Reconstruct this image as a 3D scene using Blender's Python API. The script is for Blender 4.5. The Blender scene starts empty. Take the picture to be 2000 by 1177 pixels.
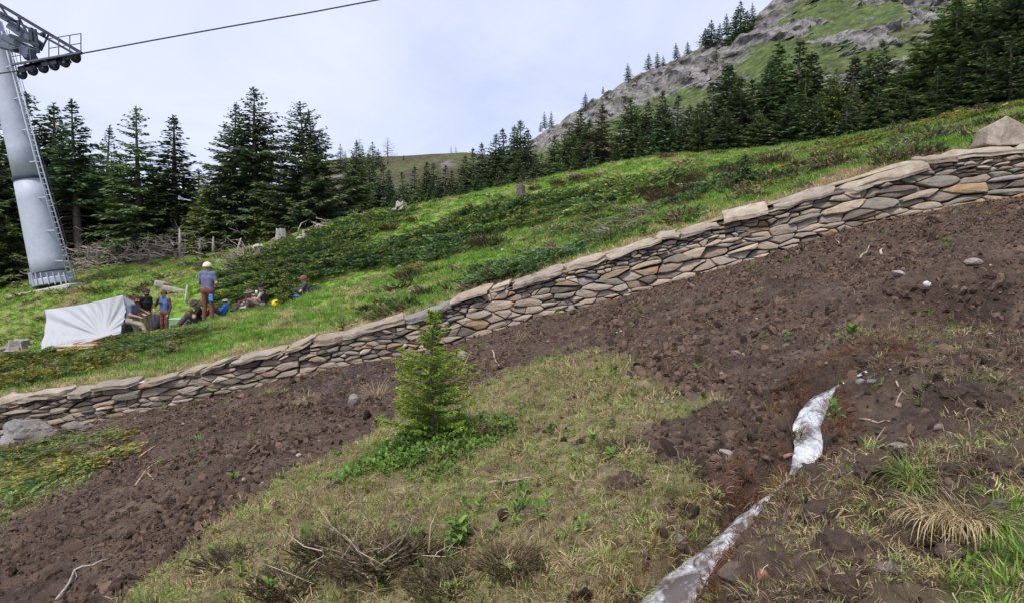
import bpy, bmesh, math, random
import numpy as np
from mathutils import Vector, Matrix, Euler

# ------------------------------------------------------------------ camera, sky, sun, exposure
SC = bpy.context.scene
COL = SC.collection
F_PX, CX, CY, CAMZ, PITCH = 1333.33, 1000.0, 588.5, 1.65, math.radians(3.0)
cam_d = bpy.data.cameras.new('camera')
cam_d.sensor_width = 36.0
cam_d.lens = 24.0
cam_d.clip_start = 0.05
cam_d.clip_end = 6000.0
cam = bpy.data.objects.new('camera', cam_d)
COL.objects.link(cam)
cam.location = (0, 0, CAMZ)
cam.rotation_euler = (math.pi / 2 - PITCH, 0, 0)
SC.camera = cam

SUN_EL, SUN_AZ = math.radians(56), math.radians(205)     # azimuth from +Y (view direction), clockwise
world = bpy.data.worlds.new('World')
SC.world = world
world.use_nodes = True
nt = world.node_tree
nt.nodes.clear()
N = nt.nodes.new
out = N('ShaderNodeOutputWorld')
bg = N('ShaderNodeBackground')
bg.inputs['Strength'].default_value = 0.1
sky = N('ShaderNodeTexSky')
sky.sky_type = 'NISHITA'
sky.sun_disc = False
sky.sun_elevation = SUN_EL
sky.sun_rotation = SUN_AZ
sky.altitude = 1800
tc = N('ShaderNodeTexCoord')
sep = N('ShaderNodeSeparateXYZ')
nt.links.new(tc.outputs['Generated'], sep.inputs[0])
ab = N('ShaderNodeMath'); ab.operation = 'ABSOLUTE'; nt.links.new(sep.outputs['Z'], ab.inputs[0])
add = N('ShaderNodeMath'); add.operation = 'ADD'; add.inputs[1].default_value = 0.22; nt.links.new(ab.outputs[0], add.inputs[0])
dx = N('ShaderNodeMath'); dx.operation = 'DIVIDE'; nt.links.new(sep.outputs['X'], dx.inputs[0]); nt.links.new(add.outputs[0], dx.inputs[1])
dy = N('ShaderNodeMath'); dy.operation = 'DIVIDE'; nt.links.new(sep.outputs['Y'], dy.inputs[0]); nt.links.new(add.outputs[0], dy.inputs[1])
cmb = N('ShaderNodeCombineXYZ')
nt.links.new(dx.outputs[0], cmb.inputs[0]); nt.links.new(dy.outputs[0], cmb.inputs[1])
mp = N('ShaderNodeMapping'); mp.inputs['Scale'].default_value = (1.0, 0.75, 1.0); mp.inputs['Rotation'].default_value = (0, 0, 0.6)
nt.links.new(cmb.outputs[0], mp.inputs[0])
nz = N('ShaderNodeTexNoise'); nz.inputs['Scale'].default_value = 1.1; nz.inputs['Detail'].default_value = 6; nz.inputs['Roughness'].default_value = 0.55
nz.inputs['Distortion'].default_value = 0.6
nt.links.new(mp.outputs[0], nz.inputs['Vector'])
cr = N('ShaderNodeValToRGB')
cr.color_ramp.elements[0].position = 0.36; cr.color_ramp.elements[0].color = (0.52, 0.575, 0.79, 1)
cr.color_ramp.elements[1].position = 0.68; cr.color_ramp.elements[1].color = (0.72, 0.745, 0.87, 1)
nt.links.new(nz.outputs['Fac'], cr.inputs[0])
sc_ = N('ShaderNodeVectorMath'); sc_.operation = 'SCALE'; sc_.inputs['Scale'].default_value = 4.3
nt.links.new(cr.outputs['Color'], sc_.inputs[0])
mixc = N('ShaderNodeMix'); mixc.data_type = 'RGBA'; mixc.inputs['Factor'].default_value = 0.93
nt.links.new(sky.outputs[0], mixc.inputs['A']); nt.links.new(sc_.outputs[0], mixc.inputs['B'])
nt.links.new(mixc.outputs['Result'], bg.inputs['Color'])
nt.links.new(bg.outputs[0], out.inputs[0])

sun_d = bpy.data.lights.new('sun', 'SUN')
sun_d.energy = 1.5
sun_d.angle = math.radians(12)
sun_d.color = (1.0, 0.95, 0.88)
sun = bpy.data.objects.new('sun', sun_d)
COL.objects.link(sun)
sd = Vector((math.sin(SUN_AZ) * math.cos(SUN_EL), math.cos(SUN_AZ) * math.cos(SUN_EL), math.sin(SUN_EL)))
sun.rotation_euler = sd.to_track_quat('Z', 'Y').to_euler()

SC.view_settings.view_transform = 'Standard'
SC.view_settings.look = 'None'
SC.view_settings.exposure = 1.52
SC.view_settings.gamma = 1.0
SC.view_settings.use_curve_mapping = False
SC.render.engine = 'CYCLES'
SC.cycles.use_denoising = True
SC.cycles.max_bounces = 6
SC.cycles.diffuse_bounces = 3
SC.cycles.transparent_max_bounces = 6

# ------------------------------------------------------------------ helpers
RNG = np.random.default_rng(7)
random.seed(7)
_perm = np.random.default_rng(99).permutation(512).astype(np.int64)
_perm = np.concatenate([_perm, _perm, _perm])
_g = np.random.default_rng(5).normal(size=(512, 3)); _g /= np.linalg.norm(_g, axis=1)[:, None]

def noise3(x, y, z=0.0):
    x = np.asarray(x, float); y = np.asarray(y, float); z = np.asarray(z, float) + np.zeros_like(x)
    xi, yi, zi = np.floor(x).astype(np.int64), np.floor(y).astype(np.int64), np.floor(z).astype(np.int64)
    xf, yf, zf = x - xi, y - yi, z - zi
    f = lambda t: t * t * t * (t * (t * 6 - 15) + 10)
    u, v, w = f(xf), f(yf), f(zf)
    r = 0
    for a in (0, 1):
        for b in (0, 1):
            for c in (0, 1):
                h = _perm[_perm[_perm[(xi + a) % 512] + (yi + b) % 512] % 512 + (zi + c) % 512] % 512
                g = _g[h]
                d = g[..., 0] * (xf - a) + g[..., 1] * (yf - b) + g[..., 2] * (zf - c)
                r = r + d * (u if a else 1 - u) * (v if b else 1 - v) * (w if c else 1 - w)
    return r * 1.5

def fbm(x, y, z=0.0, o=4, rough=0.5):
    a, s, t = 1.0, 0.0, 0.0
    f = 1.0
    for i in range(o):
        s = s + a * noise3(np.asarray(x) * f + 17.3 * i, np.asarray(y) * f - 9.1 * i, np.asarray(z) * f + 3.7 * i)
        t += a; a *= rough; f *= 2.03
    return s / t

def sstep(a, b, x):
    t = np.clip((np.asarray(x, float) - a) / (b - a), 0, 1)
    return t * t * (3 - 2 * t)

CP, SP = math.cos(PITCH), math.sin(PITCH)
def ray(px, py):
    a = (px - CX) / F_PX; b = -(py - CY) / F_PX
    # camera axes in world: right X, up, forward
    return np.array([a, CP + b * SP, -SP + b * CP])      # Y component, Z component
def P(px, py, Y):
    d = ray(px, py)
    k = Y / d[1]
    return np.array([d[0] * k, Y, CAMZ + d[2] * k])
def pxm(Y):
    return F_PX / Y

def mesh_np(name, V, Fc, mats=None, smooth=False, col=None, mi=None, uv=None):
    me = bpy.data.meshes.new(name)
    me.from_pydata(np.asarray(V, float), [], Fc if isinstance(Fc, list) else np.asarray(Fc))
    if mats is not None:
        for m in (mats if isinstance(mats, (list, tuple)) else [mats]):
            me.materials.append(m)
    if mi is not None:
        me.polygons.foreach_set('material_index', np.asarray(mi, np.int32))
    if smooth:
        me.polygons.foreach_set('use_smooth', np.ones(len(me.polygons), bool))
    if col is not None:
        at = me.color_attributes.new('col', 'FLOAT_COLOR', 'POINT')
        c = np.asarray(col, float)
        if c.ndim == 1: c = np.tile(c, (len(me.vertices), 1))
        if c.shape[1] == 3: c = np.concatenate([c, np.ones((len(c), 1))], 1)
        at.data.foreach_set('color', c.ravel())
    if uv is not None:
        l = me.uv_layers.new(name='UVMap')
        vi = np.empty(len(me.loops), np.int32); me.loops.foreach_get('vertex_index', vi)
        l.data.foreach_set('uv', np.asarray(uv, float)[vi].ravel())
    me.update()
    return me

def obj(name, me, parent=None, label=None, cat=None, group=None, kind=None, loc=None, rot=None, scl=None):
    o = bpy.data.objects.new(name, me)
    COL.objects.link(o)
    if parent is not None: o.parent = parent
    if loc is not None: o.location = loc
    if rot is not None: o.rotation_euler = rot
    if scl is not None: o.scale = scl if hasattr(scl, '__len__') else (scl, scl, scl)
    if label: o['label'] = label
    if cat: o['category'] = cat
    if group: o['group'] = group
    if kind: o['kind'] = kind
    return o

def grid_faces(nr, nc):
    i = np.arange((nr - 1) * nc).reshape(nr - 1, nc)[:, :-1].ravel()
    return np.stack([i, i + 1, i + 1 + nc, i + nc], 1)

class MB:
    """collects shapes into one mesh"""
    def __init__(s): s.V = []; s.F = []; s.C = []; s.n = 0
    def add(s, V, Fc, col=None):
        V = np.asarray(V, float)
        for f in Fc: s.F.append([int(i) + s.n for i in f])
        s.V.append(V); s.n += len(V)
        if col is not None:
            c = np.asarray(col, float); s.C.append(np.tile(c, (len(V), 1)) if c.ndim == 1 else c)
        return s
    def box(s, c, size, R=None, col=None):
        x, y, z = np.array(size) / 2
        V = np.array([[-x, -y, -z], [x, -y, -z], [x, y, -z], [-x, y, -z], [-x, -y, z], [x, -y, z], [x, y, z], [-x, y, z]])
        if R is not None: V = V @ np.array(R).T
        return s.add(V + np.array(c), [(0, 3, 2, 1), (4, 5, 6, 7), (0, 1, 5, 4), (1, 2, 6, 5), (2, 3, 7, 6), (3, 0, 4, 7)], col)
    def bar(s, a, b, w, h=None, up=(0, 0, 1), col=None):
        a = np.array(a, float); b = np.array(b, float); h = h or w
        d = b - a; L = np.linalg.norm(d); d = d / L
        u = np.array(up, float)
        sx = np.cross(d, u)
        if np.linalg.norm(sx) < 1e-3: sx = np.cross(d, [1, 0, 0])
        sx /= np.linalg.norm(sx); uz = np.cross(sx, d)
        return s.box((a + b) / 2, (w, L, h), np.stack([sx, d, uz], 1), col)
    def tube(s, pts, r, n=8, col=None, caps=True):
        pts = np.asarray(pts, float); m = len(pts)
        r = np.full(m, r) if np.isscalar(r) else np.asarray(r, float)
        t = np.gradient(pts, axis=0); t /= np.linalg.norm(t, axis=1)[:, None] + 1e-9
        ref = np.array([0, 0, 1.0]) if abs(t[0][2]) < 0.9 else np.array([1.0, 0, 0])
        V = []
        for i in range(m):
            a = np.cross(t[i], ref); a /= np.linalg.norm(a) + 1e-9; b = np.cross(t[i], a)
            th = np.arange(n) * 2 * math.pi / n
            V.append(pts[i] + r[i] * (np.cos(th)[:, None] * a + np.sin(th)[:, None] * b))
        Fc = []
        for i in range(m - 1):
            for j in range(n):
                k = (j + 1) % n
                Fc.append((i * n + j, (i + 1) * n + j, (i + 1) * n + k, i * n + k))
        if caps:
            Fc.append(tuple(range(n))); Fc.append(tuple(range((m - 1) * n, m * n))[::-1])
        return s.add(np.concatenate(V), Fc, col)
    def mesh(s, name, mats, smooth=False):
        return mesh_np(name, np.concatenate(s.V), s.F, mats, smooth, np.concatenate(s.C) if s.C else None)

# ------------------------------------------------------------------ materials
def new_mat(name):
    m = bpy.data.materials.new(name); m.use_nodes = True
    return m, m.node_tree, m.node_tree.nodes['Principled BSDF']

def mat_col(name, rough=0.9, nscale=8.0, namt=0.35, bump=0.0, bscale=30.0, col=None, spec=0.3, trans=0.0, rnd=0.0, detail=5, bdist=0.02, metal=0.0, hue2=None):
    """colour from attribute 'col' (or constant), modulated by noise; optional bump, translucency, per-object variation"""
    m, t, b = new_mat(name)
    n, l = t.nodes.new, t.links.new
    b.inputs['Roughness'].default_value = rough
    b.inputs['Specular IOR Level'].default_value = spec
    b.inputs['Metallic'].default_value = metal
    if col is None:
        a = n('ShaderNodeAttribute'); a.attribute_name = 'col'; src = a.outputs['Color']
    else:
        a = n('ShaderNodeRGB'); a.outputs[0].default_value = (*col, 1); src = a.outputs[0]
    tcn = n('ShaderNodeTexCoord')
    if namt > 0:
        nn = n('ShaderNodeTexNoise'); nn.inputs['Scale'].default_value = nscale; nn.inputs['Detail'].default_value = detail; nn.inputs['Roughness'].default_value = 0.65
        l(tcn.outputs['Object'], nn.inputs['Vector'])
        mr = n('ShaderNodeMapRange'); mr.inputs['From Min'].default_value = 0.3; mr.inputs['From Max'].default_value = 0.7
        mr.inputs['To Min'].default_value = 1 - namt; mr.inputs['To Max'].default_value = 1 + namt
        l(nn.outputs['Fac'], mr.inputs['Value'])
        vm = n('ShaderNodeVectorMath'); vm.operation = 'SCALE'
        l(src, vm.inputs[0]); l(mr.outputs[0], vm.inputs['Scale']); src = vm.outputs[0]
        if hue2 is not None:
            n2 = n('ShaderNodeTexNoise'); n2.inputs['Scale'].default_value = nscale * 0.37; n2.inputs['Detail'].default_value = 4
            l(tcn.outputs['Object'], n2.inputs['Vector'])
            m2 = n('ShaderNodeMapRange'); m2.inputs['From Min'].default_value = 0.45; m2.inputs['From Max'].default_value = 0.7; m2.inputs['To Max'].default_value = 0.6
            l(n2.outputs['Fac'], m2.inputs['Value'])
            mx = n('ShaderNodeMix'); mx.data_type = 'RGBA'; l(m2.outputs[0], mx.inputs['Factor']); l(src, mx.inputs['A']); mx.inputs['B'].default_value = (*hue2, 1)
            src = mx.outputs['Result']
    if rnd > 0:
        oi = n('ShaderNodeObjectInfo')
        mr = n('ShaderNodeMapRange'); mr.inputs['To Min'].default_value = 1 - rnd; mr.inputs['To Max'].default_value = 1 + rnd
        l(oi.outputs['Random'], mr.inputs['Value'])
        vm = n('ShaderNodeVectorMath'); vm.operation = 'SCALE'; l(src, vm.inputs[0]); l(mr.outputs[0], vm.inputs['Scale']); src = vm.outputs[0]
    l(src, b.inputs['Base Color'])
    if bump > 0:
        nb = n('ShaderNodeTexNoise'); nb.inputs['Scale'].default_value = bscale; nb.inputs['Detail'].default_value = 6; nb.inputs['Roughness'].default_value = 0.65
        l(tcn.outputs['Object'], nb.inputs['Vector'])
        bp = n('ShaderNodeBump'); bp.inputs['Strength'].default_value = bump; bp.inputs['Distance'].default_value = bdist
        l(nb.outputs['Fac'], bp.inputs['Height']); l(bp.outputs[0], b.inputs['Normal'])
    if trans > 0:
        tr = n('ShaderNodeBsdfTranslucent'); l(src, tr.inputs['Color'])
        ms = n('ShaderNodeMixShader'); ms.inputs[0].default_value = trans
        l(b.outputs[0], ms.inputs[1]); l(tr.outputs[0], ms.inputs[2])
        l(ms.outputs[0], t.nodes['Material Output'].inputs['Surface'])
    return m

M = {}
M['soil'] = mat_col('soil', 0.85, 14, 0.5, 1.0, 38, spec=0.3, bdist=0.05)
M['meadow'] = mat_col('meadow', 0.95, 5, 0.4, 0.8, 14, spec=0.15, bdist=0.05)
M['clod'] = mat_col('clod', 0.85, 30, 0.35, 0.7, 60, col=(0.100, 0.066, 0.048), spec=0.2, rnd=0.75, bdist=0.01)
M['stone'] = mat_col('stone', 0.9, 7, 0.34, 0.9, 16, spec=0.2, bdist=0.03, hue2=(0.20, 0.155, 0.115))
M['gap'] = mat_col('gap', 1.0, 10, 0.3, 0, col=(0.05, 0.042, 0.036), spec=0.0)
M['leaf'] = mat_col('leaf', 0.75, 3, 0.2, spec=0.3, trans=0.25, rnd=0.25)
M['needle'] = mat_col('needle', 0.7, 1.2, 0.3, spec=0.25, trans=0.2, rnd=0.28)
M['grass'] = mat_col('grass', 0.7, 2, 0.2, spec=0.2, trans=0.3, rnd=0.35)
M['bark'] = mat_col('bark', 0.95, 12, 0.4, 0.8, 18, col=(0.16, 0.13, 0.11), spec=0.1)
M['deadwood'] = mat_col('deadwood', 0.9, 14, 0.35, 0.5, 40, spec=0.1, rnd=0.2)
# ------------------------------------------------------------------ terrain control
def interp(tab, x):
    a = np.array(sorted(tab)); return np.interp(x, a[:, 0], a[:, 1])

BASE = [(-320, 935), (0, 862), (153, 831), (222, 813), (331, 793), (433, 775), (499, 752), (576, 734), (627, 721), (704, 706), (778, 699), (840, 688), (908, 662), (971, 645), (1000, 632), (1097, 611), (1153, 597), (1229, 577), (1318, 550), (1408, 523), (1471, 507), (1602, 465), (1678, 441), (1780, 416), (1908, 396), (2000, 383), (2320, 330)]
TOP = [(-320, 838), (0, 766), (115, 752), (255, 737), (382, 706), (499, 679), (602, 655), (704, 632), (755, 620), (839, 598), (908, 569), (979, 553), (1061, 525), (1183, 487), (1245, 474), (1357, 436), (1500, 396), (1597, 368), (1683, 343), (1755, 322), (1831, 302), (1882, 290), (1933, 287), (2000, 284), (2320, 240)]
DEP = [(-320, 10.6), (0, 11.2), (500, 12.6), (1000, 12.3), (1500, 11.2), (2000, 10.2), (2320, 9.7)]
CAPD = 0.42
_px = np.linspace(-320, 2320, 200)
_wx, _wy, _wb, _wt = [], [], [], []
for p in _px:
    D = float(interp(DEP, p))
    b = P(p, float(interp(BASE, p)), D)
    t = P(p, float(interp(TOP, p)), D + CAPD)
    _wx.append(b[0]); _wy.append(D); _wb.append(b[2]); _wt.append(t[2])
_wx = np.array(_wx); _wy = np.array(_wy)
def smooth1(a, k=5):
    a = np.pad(np.array(a), k, mode='edge'); return np.convolve(a, np.ones(2 * k + 1) / (2 * k + 1), 'same')[k:-k]
_wb = smooth1(_wb, 3); _wt = smooth1(_wt, 2)
def wall_y(X): return np.interp(X, _wx, _wy)
def wall_b(X): return np.interp(X, _wx, _wb) 
def wall_t(X): return np.interp(X, _wx, _wt)      # z of the back edge of the cap
def cap_tilt(X): return np.interp(X, [-8, 0, 8], [0.10, 0.20, 0.33])

class TPS:
    def __init__(s, pts, vals, lam=1e-4):
        s.c = np.asarray(pts, float) / 10; n = len(s.c)
        K = s.k(s.c, s.c) + lam * np.eye(n)
        A = np.zeros((n + 3, n + 3)); A[:n, :n] = K
        Pm = np.concatenate([np.ones((n, 1)), s.c], 1); A[:n, n:] = Pm; A[n:, :n] = Pm.T
        s.w = np.linalg.solve(A, np.concatenate([vals, np.zeros(3)]))
    @staticmethod
    def k(a, b):
        r2 = ((a[:, None, :] - b[None]) ** 2).sum(-1); return 0.5 * r2 * np.log(r2 + 1e-12)
    def __call__(s, X, Y):
        X = np.asarray(X, float); sh = X.shape
        q = np.stack([X.ravel(), np.asarray(Y, float).ravel() + np.zeros(X.size)], 1) / 10
        out = np.empty(len(q))
        for i in range(0, len(q), 40000):
            qq = q[i:i + 40000]
            out[i:i + 40000] = s.k(qq, s.c) @ s.w[:-3] + s.w[-3] + qq @ s.w[-2:]
        return out.reshape(sh)

# lower slope: the plane the photographer stands on, bent to meet the wall's foot
def plane(X, Y): return 0.243 * X + 0.05 * Y
_lp = [(-12, 0, 0), (-5, 0, 0), (0, 0, 0), (6, 0, 0), (12, 0, 0), (-14, -6, 0), (0, -6, 0), (14, -6, 0), (-4, 5, 0), (0, 5, 0), (4, 5, 0), (0, 3, 0), (-3, 4, 0), (3, 3, 0)]
_lv = [0.0] * len(_lp)
for X in np.linspace(-10.5, 9.5, 16):
    _lp.append((X, float(wall_y(X)), 0)); _lv.append(float(wall_b(X)) - plane(X, float(wall_y(X))))
LT = TPS([p[:2] for p in _lp], np.array(_lv), 1e-3)
def low_smooth(X, Y): return plane(X, Y) + LT(X, Y)

def hit(f, px, py, y0=1.5, y1=60):
    d = ray(px, py)
    for st in (260, 60):
        Y = np.linspace(y0, y1, st)
        X = d[0] / d[1] * Y; Z = CAMZ + d[2] / d[1] * Y
        g = Z - f(X, Y); i = int(np.argmax(g < 0))
        if g[i] >= 0: i = len(Y) - 1
        y0, y1 = Y[max(i - 1, 0)], Y[i]
    return np.array([X[i], Y[i], Z[i]])
def hit_low(px, py): return hit(low_smooth, px, py, 1.5, 14)

# stream
STREAM = [(1740, 697, 10), (1700, 712, 20), (1668, 732, 20), (1625, 743, 26), (1590, 762, 26), (1575, 795, 30), (1582, 830, 32), (1568, 872, 27), (1530, 908, 20), (1495, 933, 18), (1452, 968, 22), (1425, 1004, 30), (1385, 1042, 42), (1340, 1090, 58), (1290, 1145, 74), (1235, 1210, 108), (1150, 1320, 130)]
_sp = np.array([hit_low(a, b) for a, b, w in STREAM])
_sw = np.array([w * p[1] / F_PX / 2 for (a, b, w), p in zip(STREAM, _sp)])
def resample(P_, W_, step=0.03):
    d = np.concatenate([[0], np.cumsum(np.linalg.norm(np.diff(P_[:, :2], axis=0), axis=1))])
    s = np.arange(0, d[-1], step)
    # smooth (Catmull-like through cumulative smoothing)
    Q = np.stack([np.interp(s, d, P_[:, k]) for k in range(3)], 1); w = np.interp(s, d, W_)
    for k in range(3): Q[:, k] = smooth1(Q[:, k], 4)
    return Q, smooth1(w, 4), s
SQ, SW, SS = resample(_sp, _sw)
def stream_dist(X, Y):
    X = np.asarray(X); sh = X.shape; q = np.stack([X.ravel(), np.asarray(Y).ravel()], 1)
    best = np.full(len(q), 9.0); bw = np.full(len(q), 0.1)
    m = (q[:, 0] > SQ[:, 0].min() - 1) & (q[:, 0] < SQ[:, 0].max() + 1) & (q[:, 1] > SQ[:, 1].min() - 1) & (q[:, 1] < SQ[:, 1].max() + 1)
    idx = np.where(m)[0]
    cs = SQ[::2]
    for i in range(0, len(idx), 20000):
        k = idx[i:i + 20000]
        d = np.sqrt(((q[k][:, None] - cs[None, :, :2]) ** 2).sum(-1)); j = d.argmin(1)
        best[k] = d[np.arange(len(k)), j]; bw[k] = SW[::2][j]
    return best.reshape(sh), bw.reshape(sh)

# bumps on the lower slope (px, py, radius m, height m)
BUMPS = [(850, 870, 0.9, 0.10), (1110, 730, 0.9, 0.10), (960, 690, 0.7, 0.10), (1045, 640, 0.35, 0.12), (1800, 960, 0.42, 0.16), (1880, 1020, 0.4, 0.14), (1700, 1030, 0.35, -0.10),
         (1950, 960, 0.35, -0.12), (1600, 995, 0.25, 0.05), (1660, 945, 0.25, 0.06), (1900, 540, 0.9, 0.12), (1830, 530, 0.40, -0.34), (1950, 605, 0.5, -0.30), (1875, 585, 0.40, -0.24), (1900, 550, .5, .16), (1760, 560, 0.35, 0.10),
         (1500, 880, 0.30, -0.05), (1430, 905, 0.25, 0.04), (1560, 735, 0.3, 0.06), (720, 1075, 0.35, 0.06), (1000, 1130, 0.3, 0.07), (930, 1080, 0.25, -0.08), (1090, 1090, 0.25, -0.09), (1200, 1060, 0.35, 0.06),
         (1480, 1110, 0.25, 0.05), (1600, 1100, 0.4, 0.10), (1720, 1120, 0.25, 0.06), (1820, 1090, 0.22, -0.12), (1230, 930, 0.35, 0.06), (130, 985, 0.8, 0.08), (1700, 720, 0.5, 0.08), (1640, 690, 0.4, 0.08), (1750, 795, 0.5, -0.05), (1860, 740, 0.5, 0.10), (1870, 720, 0.3, -0.10)]
_bp = [(hit_low(a, b), r, h) for a, b, r, h in BUMPS]

# ground cover masks on the lower slope; polygons traced as ground areas, in metres
def poly_xy(pts): return np.array([hit_low(a, min(b, 1300))[:2] for a, b in pts])
def inpoly(X, Y, poly):
    inside = np.zeros(X.shape, bool); n = len(poly); j = n - 1
    for i in range(n):
        xi, yi = poly[i]; xj, yj = poly[j]
        c = ((yi > Y) != (yj > Y)) & (X < (xj - xi) * (Y - yi) / (yj - yi + 1e-12) + xi)
        inside ^= c; j = i
    return inside
G_CENT = poly_xy([(180, 1250), (300, 1130), (400, 1050), (500, 965), (600, 905), (690, 868), (745, 840), (800, 800), (900, 770), (1000, 735), (1070, 700), (1160, 692), (1290, 745), (1335, 800), (1250, 880), (1310, 925), (1400, 930), (1440, 950), (1330, 1030), (1290, 1090), (1230, 1150), (1180, 1300)])
G_LEFT = poly_xy([(-250, 900), (0, 885), (90, 850), (190, 870), (170, 940), (70, 1010), (-60, 1050), (-250, 1090)])
G_RIGHT = poly_xy([(1330, 1250), (1420, 1060), (1500, 960), (1560, 930), (1640, 960), (1760, 870), (1860, 850), (2100, 820), (2300, 1000), (2200, 1250)])
G_GREEN = poly_xy([(1850, 1130), (1920, 1080), (1975, 1040), (2100, 1000), (2150, 1250), (1880, 1250)])
G_MOSS = poly_xy([(1640, 650), (1800, 600), (2050, 600), (2200, 800), (1900, 860), (1700, 760)])

def softmask(X, Y, poly, amp=0.25, fr=1.6):
    """polygon with a ragged edge"""
    return inpoly(X + amp * fbm(X * fr, Y * fr, 1.0, 3), Y + amp * fbm(X * fr, Y * fr, 7.0, 3), poly)

def low_masks(X, Y, amp=0.5, fr=1.5):
    d = {}
    ax = X + amp * fbm(X * fr, Y * fr, 1.0, 3); ay = Y + amp * fbm(X * fr, Y * fr, 7.0, 3)
    for nm, pl in (('cent', G_CENT), ('left', G_LEFT), ('right', G_RIGHT), ('green', G_GREEN), ('moss', G_MOSS)):
        m = 0
        for ox, oy in ((-.06, -.03), (.06, .02), (-.02, .06), (.03, -.06)):
            m = m + inpoly(ax + ox, ay + oy, pl) * 0.25
        d[nm] = m
    return d

def low(X, Y, detail=True):
    X = np.asarray(X, float); Y = np.asarray(Y, float) + np.zeros_like(X)
    Z = low_smooth(X, Y)
    for p, r, h in _bp:
        q = ((X - p[0]) ** 2 + (Y - p[1]) ** 2) / (r * r)
        Z = Z + h * np.exp(-q * 1.5)
    d, w = stream_dist(X, Y)
    w = np.maximum(w, .055)
    bank = sstep(1.0, 2.4, d / w)
    Z = Z - (1 - sstep(w * 0.85, w * 0.85 + 0.11, d)) * 0.24
    near = sstep(0.0, 0.7, wall_y(X) - Y)
    Z = Z + near * 0.07 * fbm(X * 0.9, Y * 0.9, 2.2, 3)
    if detail:
        away = sstep(w * 0.9, w * 0.9 + 0.25, d)
        r = fbm(X * 3.2, Y * 3.2, 0.3, 4, 0.6)
        Z = Z + near * away * .035 * fbm((X * .95 + Y * .3) * .9, (Y * .95 - X * .3) * 6.0, 15.5, 3)
        r2 = np.abs(fbm(X * 7.0, Y * 7.0, 5.3, 3, 0.6))
        Z = Z + (0.35 + 0.65 * near) * (0.5 + .5 * away) * (0.075 * r + 0.075 * (r2 - 0.15))
    return Z

# upper slope: control points (px, py, depth)
CREST = [(-700, 565, 46), (-300, 560, 42), (0, 545, 40), (150, 520, 39), (350, 498, 38), (500, 478, 37), (600, 447, 36.5), (700, 425, 36.5), (800, 406, 36.5), (930, 382, 36.5), (1050, 356, 37), (1180, 328, 37), (1300, 306, 37), (1400, 299, 36), (1500, 291, 35), (1620, 274, 33), (1750, 249, 30), (1850, 230, 28), (1940, 213, 25), (2050, 190, 23), (2300, 150, 21)]
UP = list(CREST) + [(405, 630, 20.6), (500, 606, 20.8), (560, 600, 20.2), (620, 572, 20.2), (600, 587, 22.3), (80, 692, 23.3), (240, 640, 24), (100, 558, 32), (0, 590, 30), (200, 545, 34),
      (330, 661, 22.8), (260, 672, 22.6), (300, 652, 18.2), (230, 668, 17.6), (390, 640, 18.6), (420, 650, 16.5), (100, 712, 16.5), (0, 705, 17), (660, 600, 16.8), (700, 560, 21.5), (480, 545, 26), (700, 490, 28), (1000, 455, 25),
      (1300, 370, 24), (1600, 320, 20), (1800, 268, 18), (900, 520, 19), (1200, 430, 20), (780, 560, 18)]
_up = [P(*c) for c in UP]
for X in np.linspace(-10.5, 9.5, 21):
    _up.append(np.array([X, float(wall_y(X)) + CAPD + 0.15, float(wall_t(X)) - 0.05]))
for a in ((-34, 12, -5.0), (-40, 25, -4.2), (-36, 34, -2.6), (30, 12, 7.5), (32, 22, 10.5), (-20, 12, -3.2), (16, 11, 4.2)):
    _up.append(np.array(a, float))
_up = np.array(_up)
UT = TPS(_up[:, :2], _up[:, 2], 2e-4)
_cr = np.array([P(*c) for c in CREST])
def crest_y(X): return np.interp(X, _cr[:, 0], _cr[:, 1])
def up_smooth(X, Y):
    X = np.asarray(X, float); Y = np.asarray(Y, float) + np.zeros_like(X)
    yc = crest_y(X)
    Z = UT(X, np.minimum(Y, yc + 1.0))
    over = np.maximum(Y - yc - 1.0, 0)
    k = sstep(-13, -8, X)
    return Z - k * 0.09 * np.minimum(over, 6) ** 2 * 0.5 - k * 0.5 * np.maximum(over - 6, 0) - (1 - k) * 0.02 * over
def up(X, Y):
    X = np.asarray(X, float); Y = np.asarray(Y, float) + np.zeros_like(X)
    Z = up_smooth(X, Y)
    n = sstep(0.1, 1.2, Y - wall_y(X) - CAPD)
    return Z + n * (0.16 * fbm(X * .45, Y * .45, 3.0, 3) + 0.05 * fbm(X * 1.8, Y * 1.8, 8.0, 3))
def hit_up(px, py, y0=10.8): return hit(up, px, py, y0, 48)
def on_up(X, Y): return np.array([X, Y, float(up(np.array([X]), np.array([Y]))[0])])
def on_low(X, Y): return np.array([X, Y, float(low(np.array([X]), np.array([Y]))[0])])

# ---- lower slope sheet
def seg(a, b, st): return np.linspace(a, b, max(2, int((b - a) / st)))
xs = np.concatenate([seg(-22, -11, 0.25)[:-1], seg(-11, -4.5, 0.05)[:-1], seg(-4.5, 5.5, 0.034)[:-1], seg(5.5, 9.5, 0.05)[:-1], seg(9.5, 16, 0.25)])
ts = np.concatenate([np.linspace(0, 0.14, 14)[:-1], np.linspace(0.14, 0.62, 200)[:-1], np.linspace(0.62, 1, 120)])
GX = np.tile(xs, (len(ts), 1))
yw = wall_y(xs) + 0.16
GY = -4 + ts[:, None] * (yw + 4)[None, :]
GZ = low(GX, GY)
mk = low_masks(GX, GY)
def lerp(a, b, t): return a + (b - a) * t[..., None]
def C(*c): return np.array(c, float)
n1 = fbm(GX * 1.3, GY * 1.3, 11.0, 4); n2 = fbm(GX * 5, GY * 5, 13.0, 3); n3 = fbm(GX * 2.2, GY * 2.2, 21.0, 3)
mudc = lerp(C(0.093, 0.061, 0.044) + 0 * GX[..., None], C(0.052, 0.034, 0.026), sstep(-.1, .35, n1))
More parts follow.
